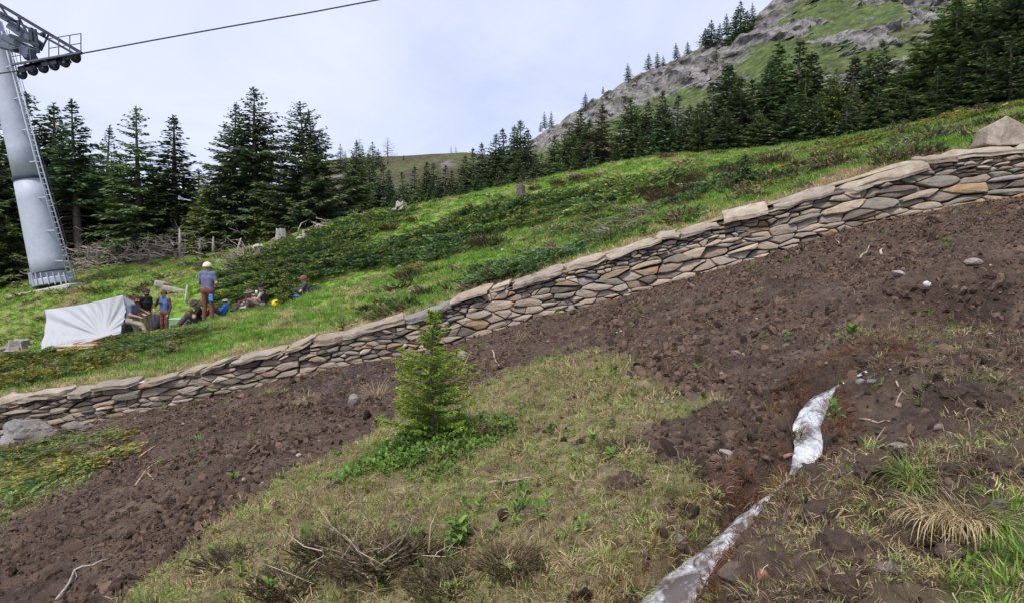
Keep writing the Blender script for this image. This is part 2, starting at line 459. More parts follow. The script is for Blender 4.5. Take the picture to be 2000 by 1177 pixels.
mudc = lerp(mudc, C(0.15, 0.105, 0.075), 0.8 * sstep(.10, .45, n3))
WET = poly_xy([(560, 760), (700, 712), (800, 705), (780, 760), (660, 800)])
mudc = lerp(mudc, C(0.042, 0.032, 0.04), 0.7 * softmask(GX, GY, WET).astype(float))
grc = lerp(C(0.235, 0.185, 0.10) + 0 * GX[..., None], C(0.195, 0.215, 0.065), sstep(-.05, .4, n1 + .4 * n2))
grc = lerp(grc, C(0.13, 0.09, 0.066), 0.8 * sstep(.12, .4, n3 + .5 * n2))
cc = lerp(mudc, grc, mk['cent'])
cc = lerp(cc, lerp(mudc, C(0.14, 0.12, 0.06), 0.6 + 0 * n1), mk['left'])
cc = lerp(cc, lerp(mudc, C(0.13, 0.10, 0.06), sstep(-.2, .3, n3)), mk['right'])
cc = lerp(cc, lerp(mudc, C(0.10, 0.09, 0.05), 0.6 * sstep(0, .35, n3)), mk['moss'])
cc = lerp(cc, C(0.09, 0.14, 0.03), mk['green'])
sdist, sw_ = stream_dist(GX, GY)
rust = (1 - sstep(0.03, 0.26, sdist - sw_)) * sstep(-0.05, 0.25, n3 + 0.3 * n2)
cc = lerp(cc, C(0.085, 0.042, 0.027), 0.75 * rust * (GY < 7.2))
# scuffed pale grassy streaks in the left mud
STK = sstep(.05, .4, fbm((GX * .5 + GY * .9) * 1.2, (GX * .9 - GY * .2) * 3.0, 31.0, 3)) * (GX < -0.5)
cc = lerp(cc, C(0.17, 0.135, 0.085), 0.45 * STK * (1 - mk['cent']))
obj('hillside', mesh_np('hillside', np.stack([GX, GY, GZ], -1).reshape(-1, 3), grid_faces(len(ts), len(xs)), M['soil'], True, cc.reshape(-1, 3)),
    label='bare churned brown earth slope below the stone wall', cat='ground', kind='structure')

# ---- upper meadow sheet
xu = np.concatenate([seg(-70, -30, 0.8)[:-1], seg(-30, -12, 0.16)[:-1], seg(-12, 14, 0.085)[:-1], seg(14, 28, 0.16)[:-1], seg(28, 60, 0.8)])
tu = np.concatenate([np.linspace(0, 0.25, 90)[:-1], np.linspace(0.25, 1, 170)])
UX = np.tile(xu, (len(tu), 1))
y0 = wall_y(xu) + 0.22; y1 = crest_y(xu) + 14
UY = y0[None] + tu[:, None] * (y1 - y0)[None]
UZ = up(UX, UY)
n1 = fbm(UX * .35, UY * .35, 41.0, 4); n2 = fbm(UX * 1.6, UY * 1.6, 43.0, 3); n3 = fbm(UX * .8, UY * .8, 47.0, 3)
gcol = lerp(C(0.145, 0.255, 0.038) + 0 * UX[..., None], C(0.19, 0.21, 0.05), sstep(-.1, .35, n1 + .3 * n2))
gcol = lerp(gcol, C(0.24, 0.19, 0.095), sstep(.0, .3, n3 + .4 * n2) * .85)
gcol = lerp(gcol, C(0.085, 0.058, 0.04), sstep(.22, .42, n3 + .3 * n1))
wd = UY - wall_y(UX)
gcol = lerp(gcol, C(0.26, 0.205, 0.105), .85 * (1 - sstep(0.5, 1.9, wd + .9 * n2)))
bare = (UX < -9) & (UY > crest_y(UX) - 1.5)
gcol = lerp(gcol, C(0.075, 0.055, 0.042), bare * sstep(0, 1.5, UY - crest_y(UX) + 1.2 + 2 * n2))
obj('meadow', mesh_np('meadow', np.stack([UX, UY, UZ], -1).reshape(-1, 3), grid_faces(len(tu), len(xu)), M['meadow'], True, gcol.reshape(-1, 3)),
    label='green alpine meadow slope above the stone wall', cat='meadow', kind='structure')
# ------------------------------------------------------------------ dry stone wall
def clip_half(poly, n, c):
    """keep points with n.p <= c"""
    o = []
    m = len(poly)
    for i in range(m):
        a, b = poly[i], poly[(i + 1) % m]
        da, db = n[0] * a[0] + n[1] * a[1] - c, n[0] * b[0] + n[1] * b[1] - c
        if da <= 0: o.append(a)
        if (da < 0 < db) or (db < 0 < da):
            t = da / (da - db); o.append((a[0] + t * (b[0] - a[0]), a[1] + t * (b[1] - a[1])))
    return o

wr = random.Random(11)
SH = 0.62                       # how far the courses follow the slope
def shz(X): return SH * float(wall_b(X))
ANI = 0.33
X0W, X1W = -10.9, 9.6
# big named stones (px, py, half width, half height)
BIGS = [(970, 597, .36, .15), (932, 634, .28, .16), (1395, 490, .26, .10), (1838, 352, .30, .11), (1625, 428, .30, .11), (1150, 575, .26, .10), (1720, 398, .30, .10), (1535, 447, .26, .12), (1345, 520, .24, .10), (1308, 522, .17, .13), (560, 715, .24, .08), (1890, 368, .30, .10), (1040, 590, .22, .11), (345, 748, .20, .10), (250, 772, .2, .08), (1500, 480, .24, .08), (1230, 540, .2, .1), (1095, 565, .24, .09)]
def face_y(X, z): return float(wall_y(X)) + 0.10 * (z - float(wall_b(X)))
bigw = []
for px, py, hw, hh in BIGS:
    p = P(px, py, float(interp(DEP, px)) + .03); bigw.append((p[0], p[2], hw, hh))
raw = []
h0 = -0.13
while h0 < 1.0:
    rh = wr.choice([.05, .06, .07, .08, .092, .105, .12])
    X = X0W - wr.random() * .3
    while X < X1W:
        w = rh * wr.choice([1.2, 1.7, 2.2, 2.8, 3.4, 4.6]) * wr.uniform(.8, 1.2)
        Xc = X + w / 2; X += w
        z = float(wall_b(Xc)) + h0 + rh * (.5 + wr.uniform(-.48, .48)) + .03 * math.sin(Xc * 1.7 + h0 * 9)
        if z > float(wall_t(Xc)) - .06 or wr.random() < .12: continue
        if any(((Xc - q[0]) / (q[2] + w * .38)) ** 2 + ((z - q[1]) / (q[3] + rh * .40)) ** 2 < 1 for q in bigw): continue
        raw.append((Xc, z))
    h0 += rh
raw += [(q[0], q[1]) for q in bigw]
seeds = [(X * ANI, z - shz(X), 0.0) for X, z in raw]
def capfront(X): return float(wall_t(X)) - CAPD * float(cap_tilt(X)) - 0.055
cells = []
for i, s in enumerate(seeds):
    R = 0.6
    poly = [(s[0] - R, s[1] - R), (s[0] + R, s[1] - R), (s[0] + R, s[1] + R), (s[0] - R, s[1] + R)]
    for j, q in enumerate(seeds):
        if i == j: continue
        dx_, dy_ = q[0] - s[0], q[1] - s[1]
        d2 = dx_ * dx_ + dy_ * dy_
        if d2 > 0.25: continue
        d = math.sqrt(d2)
        k = (d2 + s[2] ** 2 - q[2] ** 2) / (2 * d)
        n_ = (dx_ / d, dy_ / d)
        poly = clip_half(poly, n_, n_[0] * s[0] + n_[1] * s[1] + k)
        if len(poly) < 3: break
    if len(poly) < 3: continue
    Xc = s[0] / ANI
    for fn, sg in ((lambda X: capfront(X) - shz(X), 1), (lambda X: -(float(wall_b(X)) - 0.16 - shz(X)), -1)):
        f0, f1 = sg * fn(Xc - .3), sg * fn(Xc + .3)
        m_ = (f1 - f0) / (.6 * ANI)
        n_ = (-m_ * sg, 1.0 * sg)
        poly = clip_half(poly, n_, n_[0] * Xc * ANI + n_[1] * (f0 + f1) / 2)
        if len(poly) < 3: break
    if len(poly) >= 3:
        pl = [(p[0] / ANI, p[1]) for p in poly]
        ar = abs(sum(pl[k][0] * pl[(k + 1) % len(pl)][1] - pl[(k + 1) % len(pl)][0] * pl[k][1] for k in range(len(pl)))) / 2
        if ar > 0.0015: cells.append((ar, pl))
SCOL = [(0.366, 0.295, 0.222), (0.323, 0.264, 0.205), (0.409, 0.336, 0.259), (0.293, 0.244, 0.201), (0.348, 0.287, 0.226), (0.287, 0.222, 0.168), (0.348, 0.299, 0.256), (0.311, 0.265, 0.222)]
def stone_col(r):
    x = r.random()
    if x < 0.035: c = (0.30, 0.20, 0.115)
    elif x < 0.10: c = (0.24, 0.175, 0.12)
    elif x < 0.13: c = (0.26, 0.25, 0.245)
    elif x < 0.21: c = (0.20, 0.188, 0.155)
    elif x < 0.34: c = (0.13, 0.11, 0.098)
    else: c = r.choice(SCOL)
    k = r.uniform(.78, 1.14)
    return np.array(c) * k

def stone_mesh(pl, r):
    """flat-faced block filling one cell of the wall face; returns V (about its centre), F, centre, colours"""
    c = np.mean(pl, axis=0)
    pts = []
    n = len(pl)
    for i in range(n):
        a = np.array(pl[i]); b = np.array(pl[(i + 1) % n]); L = np.linalg.norm(b - a)
        pts.append(a)
        if L > 0.10:
            for t in ((.33, .68) if L > .28 else (.5,)):
                m_ = a + (b - a) * (t + r.uniform(-.08, .08)); pts.append(m_ + np.array([r.uniform(-1, 1), r.uniform(-1, 1)]) * min(.022, L * .075))
    pts = np.array(pts)
    # round the corners a little, then shrink for the joint
    pr = 0.90 * pts + 0.05 * np.roll(pts, 1, 0) + 0.05 * np.roll(pts, -1, 0)
    half = np.ptp(pts, axis=0) / 2
    gap = r.uniform(.002, .007)
    def ring(off, k):
        d = pr - c
        sc = np.maximum(1 - (gap + off) / np.maximum(half, .03), .25)
        return c + d * sc * k
    proud = r.uniform(-0.03, 0.065)
    tx, tz = r.uniform(-.25, .25), r.uniform(-.45, .3)
    rings = [(ring(0.0, 1.0), 0.16), (ring(0.0, 1.0), 0.035), (ring(0.007, .985), 0.010), (ring(0.016, .94), 0.0)]
    V = []
    m = len(pts)
    for k, (rg, dep) in enumerate(rings):
        for q in rg:
            jit = r.uniform(-.005, .005) if k > 0 else 0
            dd = dep - proud + (0 if k == 0 else tx * (q[0] - c[0]) * .5 - tz * (q[1] - c[1]) * .5) + jit
            X, zz = q[0], q[1] + shz(q[0])
            V.append((X, face_y(X, zz) + dd, zz))
    X, zz = c[0] + half[0] * r.uniform(-.2, .2), c[1] + half[1] * r.uniform(-.2, .2) + shz(c[0])
    V.append((X, face_y(X, zz) - proud - r.uniform(.0, .02), zz))
    V = np.array(V)
    ra_ = r.gauss(0, .05); c3 = V.mean(0); dx_, dz_ = V[:, 0] - c3[0], V[:, 2] - c3[2]
    V[:, 0] = c3[0] + dx_ * math.cos(ra_) - dz_ * math.sin(ra_) + r.uniform(-.008, .008); V[:, 2] = c3[2] + dx_ * math.sin(ra_) + dz_ * math.cos(ra_) + r.uniform(-.007, .007)
    Fc = []
    for k in range(3):
        for i in range(m):
            j = (i + 1) % m; Fc.append((k * m + i, k * m + j, (k + 1) * m + j, (k + 1) * m + i))
    for i in range(m):
        Fc.append((3 * m + i, 3 * m + (i + 1) % m, 4 * m))
    ctr = V.mean(0)
    return V - ctr, Fc, ctr

wall = obj('dry_stone_wall', None, label='long dry stone wall of flat tan stones stepping up the slope', cat='stone wall', loc=(0, float(wall_y(0)), float(wall_b(0))))
WO = np.array(wall.location)
cells.sort(key=lambda a: -a[0])
vis = [c for c in cells if abs(np.mean(c[1], axis=0)[0] / float(wall_y(np.mean(c[1], axis=0)[0]))) < .78]
keep = set(id(c) for c in vis[:298])
rest = MB()
for c in cells:
    V, Fc, ctr = stone_mesh(c[1], wr)
    col = stone_col(wr)
    if id(c) in keep:
        me = mesh_np('stone', V, Fc, M['stone'], False, col)
        obj('stone', me, wall, loc=tuple(ctr - WO))
    else:
        rest.add(V + ctr - WO, Fc, col)
obj('small_stones', rest.mesh('small_stones', M['stone']), wall, kind='stuff')
# dark core behind the joints
xw = np.linspace(X0W - .3, X1W + .3, 120)
core = np.concatenate([np.stack([xw, wall_y(xw) + .06, wall_b(xw) - .3 - 0 * xw], 1), np.stack([xw, wall_y(xw) + .13, wall_t(xw) - CAPD * cap_tilt(xw) - .05], 1), np.stack([xw, wall_y(xw) + CAPD, wall_t(xw) - .10], 1)])
obj('core', mesh_np('core', core - WO, grid_faces(3, len(xw)), M['gap']), wall)
# cap slabs
X = X0W
ci = 0
cap_jumps = []
while X < X1W:
    L = wr.choice([.28, .35, .45, .5, .6, .7, .9, 1.2])
    Xe = min(X + L, X1W + .3)
    th = wr.uniform(.04, .10)
    front = wr.uniform(-.02, .10); back = CAPD + wr.uniform(-.06, .10)
    lift0, lift1 = wr.uniform(-.06, .045), wr.uniform(-.06, .045)
    nx, ny = max(5, int(L / .16)), 5
    top = []
    for j in range(ny):
        for i in range(nx):
            u, v = i / (nx - 1), j / (ny - 1)
            ex = .05 * math.sin(v * 3 + ci) + wr.uniform(-.012, .012)
            x = X + (Xe - X) * u + (ex if 0 < i < nx - 1 else ex * 1.2) + (.02 if i == 0 else (-.02 if i == nx - 1 else 0))
            edge = wr.uniform(-.05, .05) if j in (0, ny - 1) else wr.uniform(-.02, .02)
            cut = .05 if (i in (0, nx - 1) and j in (0, ny - 1)) else 0
            yy = -front + (front + back) * v + edge + (cut if j == 0 else -cut)
            z = float(wall_t(x)) + (yy - CAPD) * float(cap_tilt(x)) + lift0 + (lift1 - lift0) * u + wr.uniform(-.02, .02)
            rim = (i in (0, nx - 1)) or (j in (0, ny - 1))
            top.append((x, float(wall_y(x)) + yy, z - (.014 if rim else 0)))
    top = np.array(top)
    n = len(top)
    bot = top.copy(); bot[:, 2] -= th
    for k in range(n):
        bot[k, 2] += wr.uniform(-.012, .012)
    mid = None
    V = np.concatenate([top, bot])
    Fc = [tuple(f) for f in grid_faces(ny, nx)] + [tuple(f[::-1] + n) for f in grid_faces(ny, nx)]
    per = [i for i in range(nx)] + [j * nx + nx - 1 for j in range(1, ny)] + [(ny - 1) * nx + i for i in range(nx - 2, -1, -1)] + [j * nx for j in range(ny - 2, 0, -1)]
    # a broken, layered edge: an extra loop pushed in and out
    ml = len(V)
    extra = np.array([(top[k] * .5 + bot[k] * .5) + np.array([wr.uniform(-.01, .01), wr.uniform(-.018, .022), wr.uniform(-.012, .012)]) for k in per])
    V = np.concatenate([V, extra])
    m = len(per)
    for k in range(m):
        a, b = per[k], per[(k + 1) % m]; ea, eb = ml + k, ml + (k + 1) % m
        Fc.append((a, ea, eb, b)); Fc.append((ea, a + n, b + n, eb))
    ctr = V.mean(0)
    c_ = np.array(wr.choice([(0.33, 0.28, 0.225), (0.36, 0.305, 0.24), (0.31, 0.255, 0.195), (0.28, 0.24, 0.20)])) * wr.uniform(.85, 1.1)
    if ci in (16,): c_ = np.array((.20, .195, .20))
    obj('cap_stone', mesh_np('cap_stone', V - ctr, Fc, M['stone'], False, c_), wall, loc=tuple(ctr - WO))
    X = Xe + wr.uniform(-.03, .035); ci += 1

# ---- boulders and loose rocks
def boulder(name, seed, size, col, label, loc, rotz=0, sub=3, rough=.22, facets=7, mat=None, group=None, cat='rock', tilt=(0, 0), parts=None):
    bm = bmesh.new(); bmesh.ops.create_icosphere(bm, subdivisions=sub, radius=1)
    V = np.array([v.co[:] for v in bm.verts]); Fc = [[v.index for v in f.verts] for f in bm.faces]; bm.free()
    r = np.random.default_rng(seed)
    for k in range(facets):          # chop flat faces
        d = r.normal(size=3); d /= np.linalg.norm(d); lim = r.uniform(.55, .85)
        ex = np.maximum(V @ d - lim, 0); V = V - ex[:, None] * d * .92
    V = V * (1 + rough * fbm(V[:, 0] * 1.6 + seed, V[:, 1] * 1.6, V[:, 2] * 1.6, 4)[:, None])
    V = V * np.array(size)
    me = mesh_np(name, V, Fc, mat or M['stone'], False, np.array(col))
    return obj(name, me, label=label, cat=cat, group=group, loc=tuple(loc), rot=(tilt[0], tilt[1], rotz))
b = P(62, 846, 10.95); boulder('boulder', 3, (.40, .26, .30), (.20, .195, .185), 'large grey boulder with pale quartz face at the foot of the wall', b, .2, 4, .4, 12)
b = P(150, 836, 10.95); boulder('boulder', 8, (.22, .16, .13), (.20, .185, .165), 'flat brown boulder beside the large grey boulder under the wall', b, .5, 4, .4, 10)
b = P(25, 868, 10.8); boulder('boulder', 12, (.20, .2, .2), (.25, .24, .23), 'dark small boulder half buried at the low end of the wall', b, .5)
# slab resting at the top end of the wall
mb = MB()
b = P(1962, 262, 11.0)
V = np.array([(-.42, -.2, -.20), (-.28, -.28, -.24), (.62, -.24, -.20), (.66, .3, -.2), (-.38, .28, -.2), (-.36, -.14, .10), (-.08, -.16, .26), (.30, -.10, .10), (.60, -.06, .02), (.55, .22, .02), (.0, .2, .24), (-.32, .18, .08)])
mb.add(V, [(0, 5, 11, 4), (0, 1, 6, 5), (1, 2, 7, 6), (2, 8, 7), (2, 3, 9, 8), (3, 4, 11, 10), (3, 10, 9), (5, 6, 10, 11), (6, 7, 9, 10), (7, 8, 9), (0, 4, 3, 2, 1)], (.30, .255, .21))
slab = obj('boulder', mb.mesh('boulder', M['stone']), label='large angular tan boulder resting on the upper end of the wall', cat='rock', loc=tuple(b))
bv = slab.modifiers.new('bevel', 'BEVEL'); bv.width = .03; bv.segments = 2
# ------------------------------------------------------------------ far ground, hills, mountain
_cu = _cr[:, 0] / _cr[:, 1]; _cs = (_cr[:, 2] - CAMZ) / _cr[:, 1]
def far_z(X, Y):
    X = np.asarray(X, float); Y = np.asarray(Y, float)
    u = np.clip(X / np.maximum(Y, 1), -1.2, 1.2)
    s = np.interp(u, _cu, _cs)
    s = np.where(u < -.3, s * .5 + .5 * np.interp(-.3, _cu, _cs) * .3, s)
    ye = np.minimum(Y, 130)
    return CAMZ + s * ye - 1.6 - 0.02 * (ye - 38) - 0.012 * np.maximum(Y - 130, 0)
yf = np.concatenate([np.linspace(36, 60, 24)[:-1], np.linspace(60, 200, 40)[:-1], np.geomspace(200, 3000, 20)])
uf = np.linspace(-1.6, 1.6, 160)
FY = np.tile(yf[:, None], (1, len(uf))); FX = FY * uf[None]
FZ = far_z(FX, FY) + 0.5 * fbm(FX * .06, FY * .06, 2, 3)
fn = fbm(FX * .1, FY * .1, 9, 4)
fc = lerp(C(.075, .10, .03) + 0 * FX[..., None], C(.09, .07, .045), sstep(-.1, .3, fn))
obj('valley_ground', mesh_np('valley_ground', np.stack([FX, FY, FZ], -1).reshape(-1, 3), grid_faces(len(yf), len(uf)), M['meadow'], True, fc.reshape(-1, 3)),
    label='grassy ground falling away behind the meadow crest', cat='ground', kind='structure')

def range_mesh(name, ridge, yb, yr, u0, u1, nu, nv, colf, disp, base_drop, back=40, prof=1.25):
    rp = np.array(ridge, float)
    us = np.linspace(u0, u1, nu); pxs = us * F_PX + CX
    rpy = np.interp(pxs, rp[:, 0], rp[:, 1])
    zr_s = np.array([ray(a, b)[2] / ray(a, b)[1] for a, b in zip(pxs, rpy)])
    vs = np.concatenate([np.linspace(0, 1, nv), 1 + np.linspace(.03, .5, 8)])
    V_, U_ = np.meshgrid(vs, us, indexing='ij')
    Yr = np.interp(us, [u0, u1], yr)[None]; Yb = np.interp(us, [u0, u1], yb)[None]
    v1 = np.minimum(V_, 1)
    Y = Yb + (Yr - Yb) * v1 + np.maximum(V_ - 1, 0) * back * 2
    X = U_ * Y
    s_b = np.interp(us, _cu, _cs)[None]
    Zb = CAMZ + s_b * Yb - base_drop
    Zr = CAMZ + zr_s[None] * Yr
    Z = Zb + (Zr - Zb) * v1 ** prof - np.maximum(V_ - 1, 0) * back * .8
    X, Y, Z, c = disp(X, Y, Z, Zr, U_, V_)
    me = mesh_np(name, np.stack([X, Y, Z], -1).reshape(-1, 3), grid_faces(len(vs), nu), M[colf], False, c.reshape(-1, 3))
    return me, (us, Yr[0], Zr[0])

M['mountain'] = mat_col('mountain', 0.95, 0.55, 0.55, 1.0, 0.9, spec=0.1, bdist=1.2, detail=8)
RIDGE = [(940, 390), (1000, 330), (1035, 275), (1080, 245), (1143, 205), (1200, 172), (1250, 142), (1310, 118), (1380, 84), (1430, 68), (1462, 35), (1500, -2), (1560, -55), (1700, -150), (2000, -290), (2600, -420)]
def mdisp(X, Y, Z, Zr, U, V):
    below = Zr - Z
    n = fbm(X * .055, Z * .055, Y * .03, 5, .55)
    strat = fbm(X * .10 + Z * .05, Z * .035, 5.0, 4, .6)          # crags, steep ribs
    lim = np.interp(U, [0, .1, .2, .32, .45, 1.1], [9, 13, 17, 15, 12, 12])
    band = 1 - sstep(lim * .6, lim * 1.25, below + 5 * n)
    outc = sstep(-.02, .12, fbm(X * .07 + 3, Z * .12, Y * .03 + 7, 5, .65))
    rock = np.clip(np.maximum(band, outc * sstep(.1, .25, U)), 0, 1)
    rid = np.abs(fbm(X * .16, Z * .07, 3.3, 4, .6))
    inside = 1 - sstep(.96, 1.0, V) * .75
    Y2 = Y - rock * inside * (14.0 * (rid - .1) + 9 * strat) - 3 * inside * n
    X2 = X + rock * 2.2 * fbm(X * .3, Z * .3, 8.8, 3) * inside
    Z2 = Z + (1 - rock * .5) * 1.0 * fbm(X * .12, Y * .12, 1.1, 3) + rock * 1.2 * fbm(X * .35, Y * .2, Z * .35, 3) 
    g = lerp(C(.10, .135, .048) + 0 * X[..., None], C(.125, .125, .065), sstep(-.1, .3, fbm(X * .09, Z * .13, 6.6, 4)))
    g = lerp(g, C(.075, .10, .042), .8 * sstep(.0, .15, fbm(X * .35, Z * .45, 12.6, 5, .65)))
    rc = lerp(C(.25, .238, .23) + 0 * X[..., None], C(.13, .123, .12), sstep(-.05, .3, fbm(X * .4, Z * .15, 2.6, 5, .65)))
    rc = lerp(rc, C(.12, .125, .06), .65 * sstep(.1, .3, fbm(X * .2, Z * .5, 22.6, 4, .6)))
    return X2, Y2, Z2, lerp(g, rc, sstep(.32, .58, rock * .8 + .08 + 1.3 * fbm(X * .28, Z * .36, 31.0, 6, .75)))
me, RG = range_mesh('mountain', RIDGE, (95, 80), (200, 165), -.05, 1.05, 560, 230, 'mountain', mdisp, 5)
obj('mountain', me, label='steep rocky mountainside with green ledges and grey cliffs', cat='mountain', kind='structure')
HR = [(-900, 470), (-200, 440), (300, 420), (520, 380), (620, 318), (700, 308), (790, 305), (850, 302), (905, 299), (960, 303), (1010, 315), (1100, 340), (1300, 400)]
def hdisp(X, Y, Z, Zr, U, V):
    n = fbm(X * .03, Y * .03, 2, 4)
    Z2 = Z + 1.6 * n
    c = lerp(C(.085, .075, .045) + 0 * X[..., None], C(.10, .115, .05), sstep(-.1, .2, fbm(X * .05, Z * .1, 4, 4)))
    c = lerp(c, C(.19, .18, .175), sstep(.2, .3, fbm(X * .08, Z * .09, 14, 4)) * (V < .8))
    return X, Y, Z2, c
me, HG = range_mesh('hill', HR, (95, 95), (230, 230), -1.4, .3, 260, 60, 'mountain', hdisp, 6, 60, 1.0)
obj('hill', me, label='low brown and green hill behind the spruces', cat='hill', kind='structure')

# ------------------------------------------------------------------ spruces
def strips(p, d, l, w, side, droop=0.12):
    """leaf shaped quads: p base, d unit direction, l length, w half width, side unit vector"""
    tip = p + d * l[:, None]; tip[:, 2] -= droop * l
    mid = p + d * (l * .5)[:, None]
    V = np.stack([p, mid + side * w[:, None], tip, mid - side * w[:, None]], 1).reshape(-1, 3)
    Fc = np.arange(len(p) * 4).reshape(-1, 4)
    return V, Fc

def unit(a): return a / (np.linalg.norm(a, axis=-1, keepdims=True) + 1e-9)

def spruce(seed, H=8.0, R=1.7, levels=50, per=7.0, z0=.04, tw=.40, tww=.05, sp=.085, cols=((.030, .052, .022), (.045, .070, .026), (.024, .042, .022)), shape=.8, gaps=.12, up0=-.32, up1=.55, bare=0, tipcol=None, twin=False, lop=0.0):
    r = np.random.default_rng(seed)
    tr = MB(); zt = np.linspace(0, H * .985, 9)
    bend = r.normal(size=2) * .008 * H
    def axis(z): return np.array([bend[0] * (z / H) ** 2, bend[1] * (z / H) ** 2, z])
    tr.tube([axis(z) for z in zt], .018 * H * (1 - zt / H * .96) + .004, 7)
    VV, FF, CC, n = [], [], [], 0
    ph = r.uniform(0, 6.28)
    lopa = r.uniform(0, 6.28)
    for li in range(levels):
        f = z0 + (1 - z0) * (li + r.uniform(-.3, .3)) / levels
        f = min(max(f, z0), .985)
        nb = max(3, int(per * (1.1 - .45 * f) + r.uniform(-.5, 1)))
        for b in range(nb):
            ph += 2.399 + r.uniform(-.3, .3)
            if r.random() < gaps: continue
            prof = (1 - f) ** shape * min(1, .72 + f * 2.2)
            L = R * prof * r.uniform(.62, 1.12) * (1 + lop * math.cos(ph - lopa)) + .03 * H / 8
            if r.random() < .05: L *= 1.25
            dirh = np.array([math.cos(ph), math.sin(ph), 0])
            up_ = up0 + (up1 - up0) * f ** 1.3 + r.uniform(-.1, .1)
            ns = max(3, int(L / sp))
            t = (np.arange(ns) + r.uniform(0, 1)) / ns
            t = t[t > .10] if f < .9 else t
            ns = len(t)
            if ns == 0: continue
            base = axis(f * H)
            pz = L * (up_ * t + (-.30 * t + .42 * t * t) * (1 - f))
            pts = base + dirh * (L * t)[:, None]; pts[:, 2] += pz
            lat = np.array([-dirh[1], dirh[0], 0])
            for sgn in (-1, 1, 0):
                k = ns
                ll = tw * (1.05 - .45 * t) * r.uniform(.6, 1.25, k) * min(1, .16 + 1.7 * (1 - f))
                ang = r.uniform(.5, 1.1, k) if sgn else r.uniform(-.3, .3, k)
                d = dirh * np.cos(ang)[:, None] + (sgn if sgn else 1) * lat * np.sin(ang)[:, None]
                d[:, 2] += up_ * .5 + r.uniform(-.38, .22, k) - (.25 if sgn == 0 else 0)
                d = unit(d)
                sd = unit(np.cross(d, np.array([0, 0, 1.0]) + r.normal(size=(k, 3)) * .5))
                V, Fc = strips(pts + r.normal(size=(k, 3)) * .02 * tw / .3, d, ll, tww * r.uniform(.7, 1.3, k), sd)
                VV.append(V); FF.append(Fc + n); n += len(V)
                ci = r.integers(0, len(cols), k)
                c = np.array(cols)[ci] * r.uniform(.75, 1.3, k)[:, None]
                if tipcol is not None:
                    m_ = (t > .72) & (r.random(k) < .75); c[m_] = np.array(tipcol) * r.uniform(.7, 1.2, m_.sum())[:, None]
                CC.append(np.repeat(c, 4, 0))
            if bare == 0 and L > .5 and H > 3: tr.tube(np.stack([base, pts[ns // 2], pts[-1]]), [.008 * H / 8 * 3, .012, .004], 4, caps=False)
    # leader
    k = 26
    zz = r.uniform(.93, 1.0, k) * H
    d = unit(np.stack([r.normal(size=k), r.normal(size=k), 2.2 + 2 * r.random(k)], 1))
    sd = unit(np.cross(d, r.normal(size=(k, 3))))
    V, Fc = strips(np.array([axis(z) for z in zz]), d, np.full(k, tw * .38), np.full(k, tww * .5), sd)
    VV.append(V); FF.append(Fc + n); n += len(V); CC.append(np.tile(np.array(cols[1]), (len(V), 1)))
    for b in range(bare):                       # bare dead lower branches
        z = r.uniform(.08, z0 + .06) * H; a = r.uniform(0, 6.28); L = r.uniform(.5, 1.3)
        p0 = axis(z); p1 = p0 + np.array([math.cos(a) * L * .5, math.sin(a) * L * .5, -.08 * L]); p2 = p0 + np.array([math.cos(a + .2) * L, math.sin(a + .2) * L, -.3 * L])
        tr.tube([p0, p1, p2], [.022, .014, .005], 4, caps=False)
    return tr.mesh('trunk', M['bark'], True), mesh_np('crown', np.concatenate(VV), np.concatenate(FF), M['needle'], False, np.concatenate(CC))

TREES = {}
DK = ((0.082, 0.134, 0.060), (0.113, 0.175, 0.068), (0.068, 0.113, 0.068))
MD = ((0.113, 0.184, 0.060), (0.158, 0.227, 0.073), (0.094, 0.150, 0.068))
BN = ((0.172, 0.162, 0.090), (0.122, 0.158, 0.073), (0.203, 0.162, 0.105))
TREES['dense'] = spruce(1, R=1.75, cols=DK, tipcol=(.115, .15, .055))
TREES['dense2'] = spruce(2, R=1.95, cols=DK, lop=.15, shape=.72, tipcol=(.10, .14, .055))
TREES['mid'] = spruce(3, R=1.6, cols=MD, shape=.9, tipcol=(.15, .19, .06))
TREES['slim'] = spruce(4, R=1.15, cols=DK, levels=46, per=7.5, gaps=.10, shape=.85, tipcol=(.10, .135, .055))
TREES['ragged'] = spruce(5, R=1.5, cols=MD, levels=42, per=6.5, gaps=.2, lop=.3, shape=.7)
TREES['brown'] = spruce(6, R=1.45, cols=BN, shape=.85, gaps=.15)
TREES['lit'] = spruce(7, R=2.3, cols=((.09, .14, .036), (.12, .175, .04), (.075, .115, .038)), tipcol=(.24, .28, .055), shape=.75)
TREES['bare'] = spruce(8, R=1.6, cols=DK, z0=.36, bare=46, gaps=.15, levels=40)
TREES['dense3'] = spruce(21, R=1.55, cols=DK, levels=44, gaps=.22, lop=.25, shape=.95, up0=-.45, tipcol=(.12, .15, .06))
TREES['mid2'] = spruce(22, R=1.85, cols=MD, levels=48, gaps=.16, lop=.2, shape=.68, up0=-.2, tipcol=(.16, .20, .06))
TREES['slim2'] = spruce(23, R=1.05, cols=MD, levels=44, gaps=.22, shape=1.0, up0=-.4, up1=.4, lop=.2)
TREES['broad'] = spruce(9, R=2.6, cols=DK, levels=46, per=7.5, shape=.62, up0=-.2, tipcol=(.12, .16, .055))
TREES['far'] = spruce(10, R=1.7, cols=DK, levels=22, per=5, tw=.5, tww=.1, sp=.22, gaps=.05)
TREES['larch'] = spruce(12, R=2.2, cols=((.14, .16, .09), (.17, .17, .11)), z0=.3, levels=20, per=4.5, gaps=.3, shape=.45, sp=.12, tw=.28, tww=.02, up0=0, up1=.4)

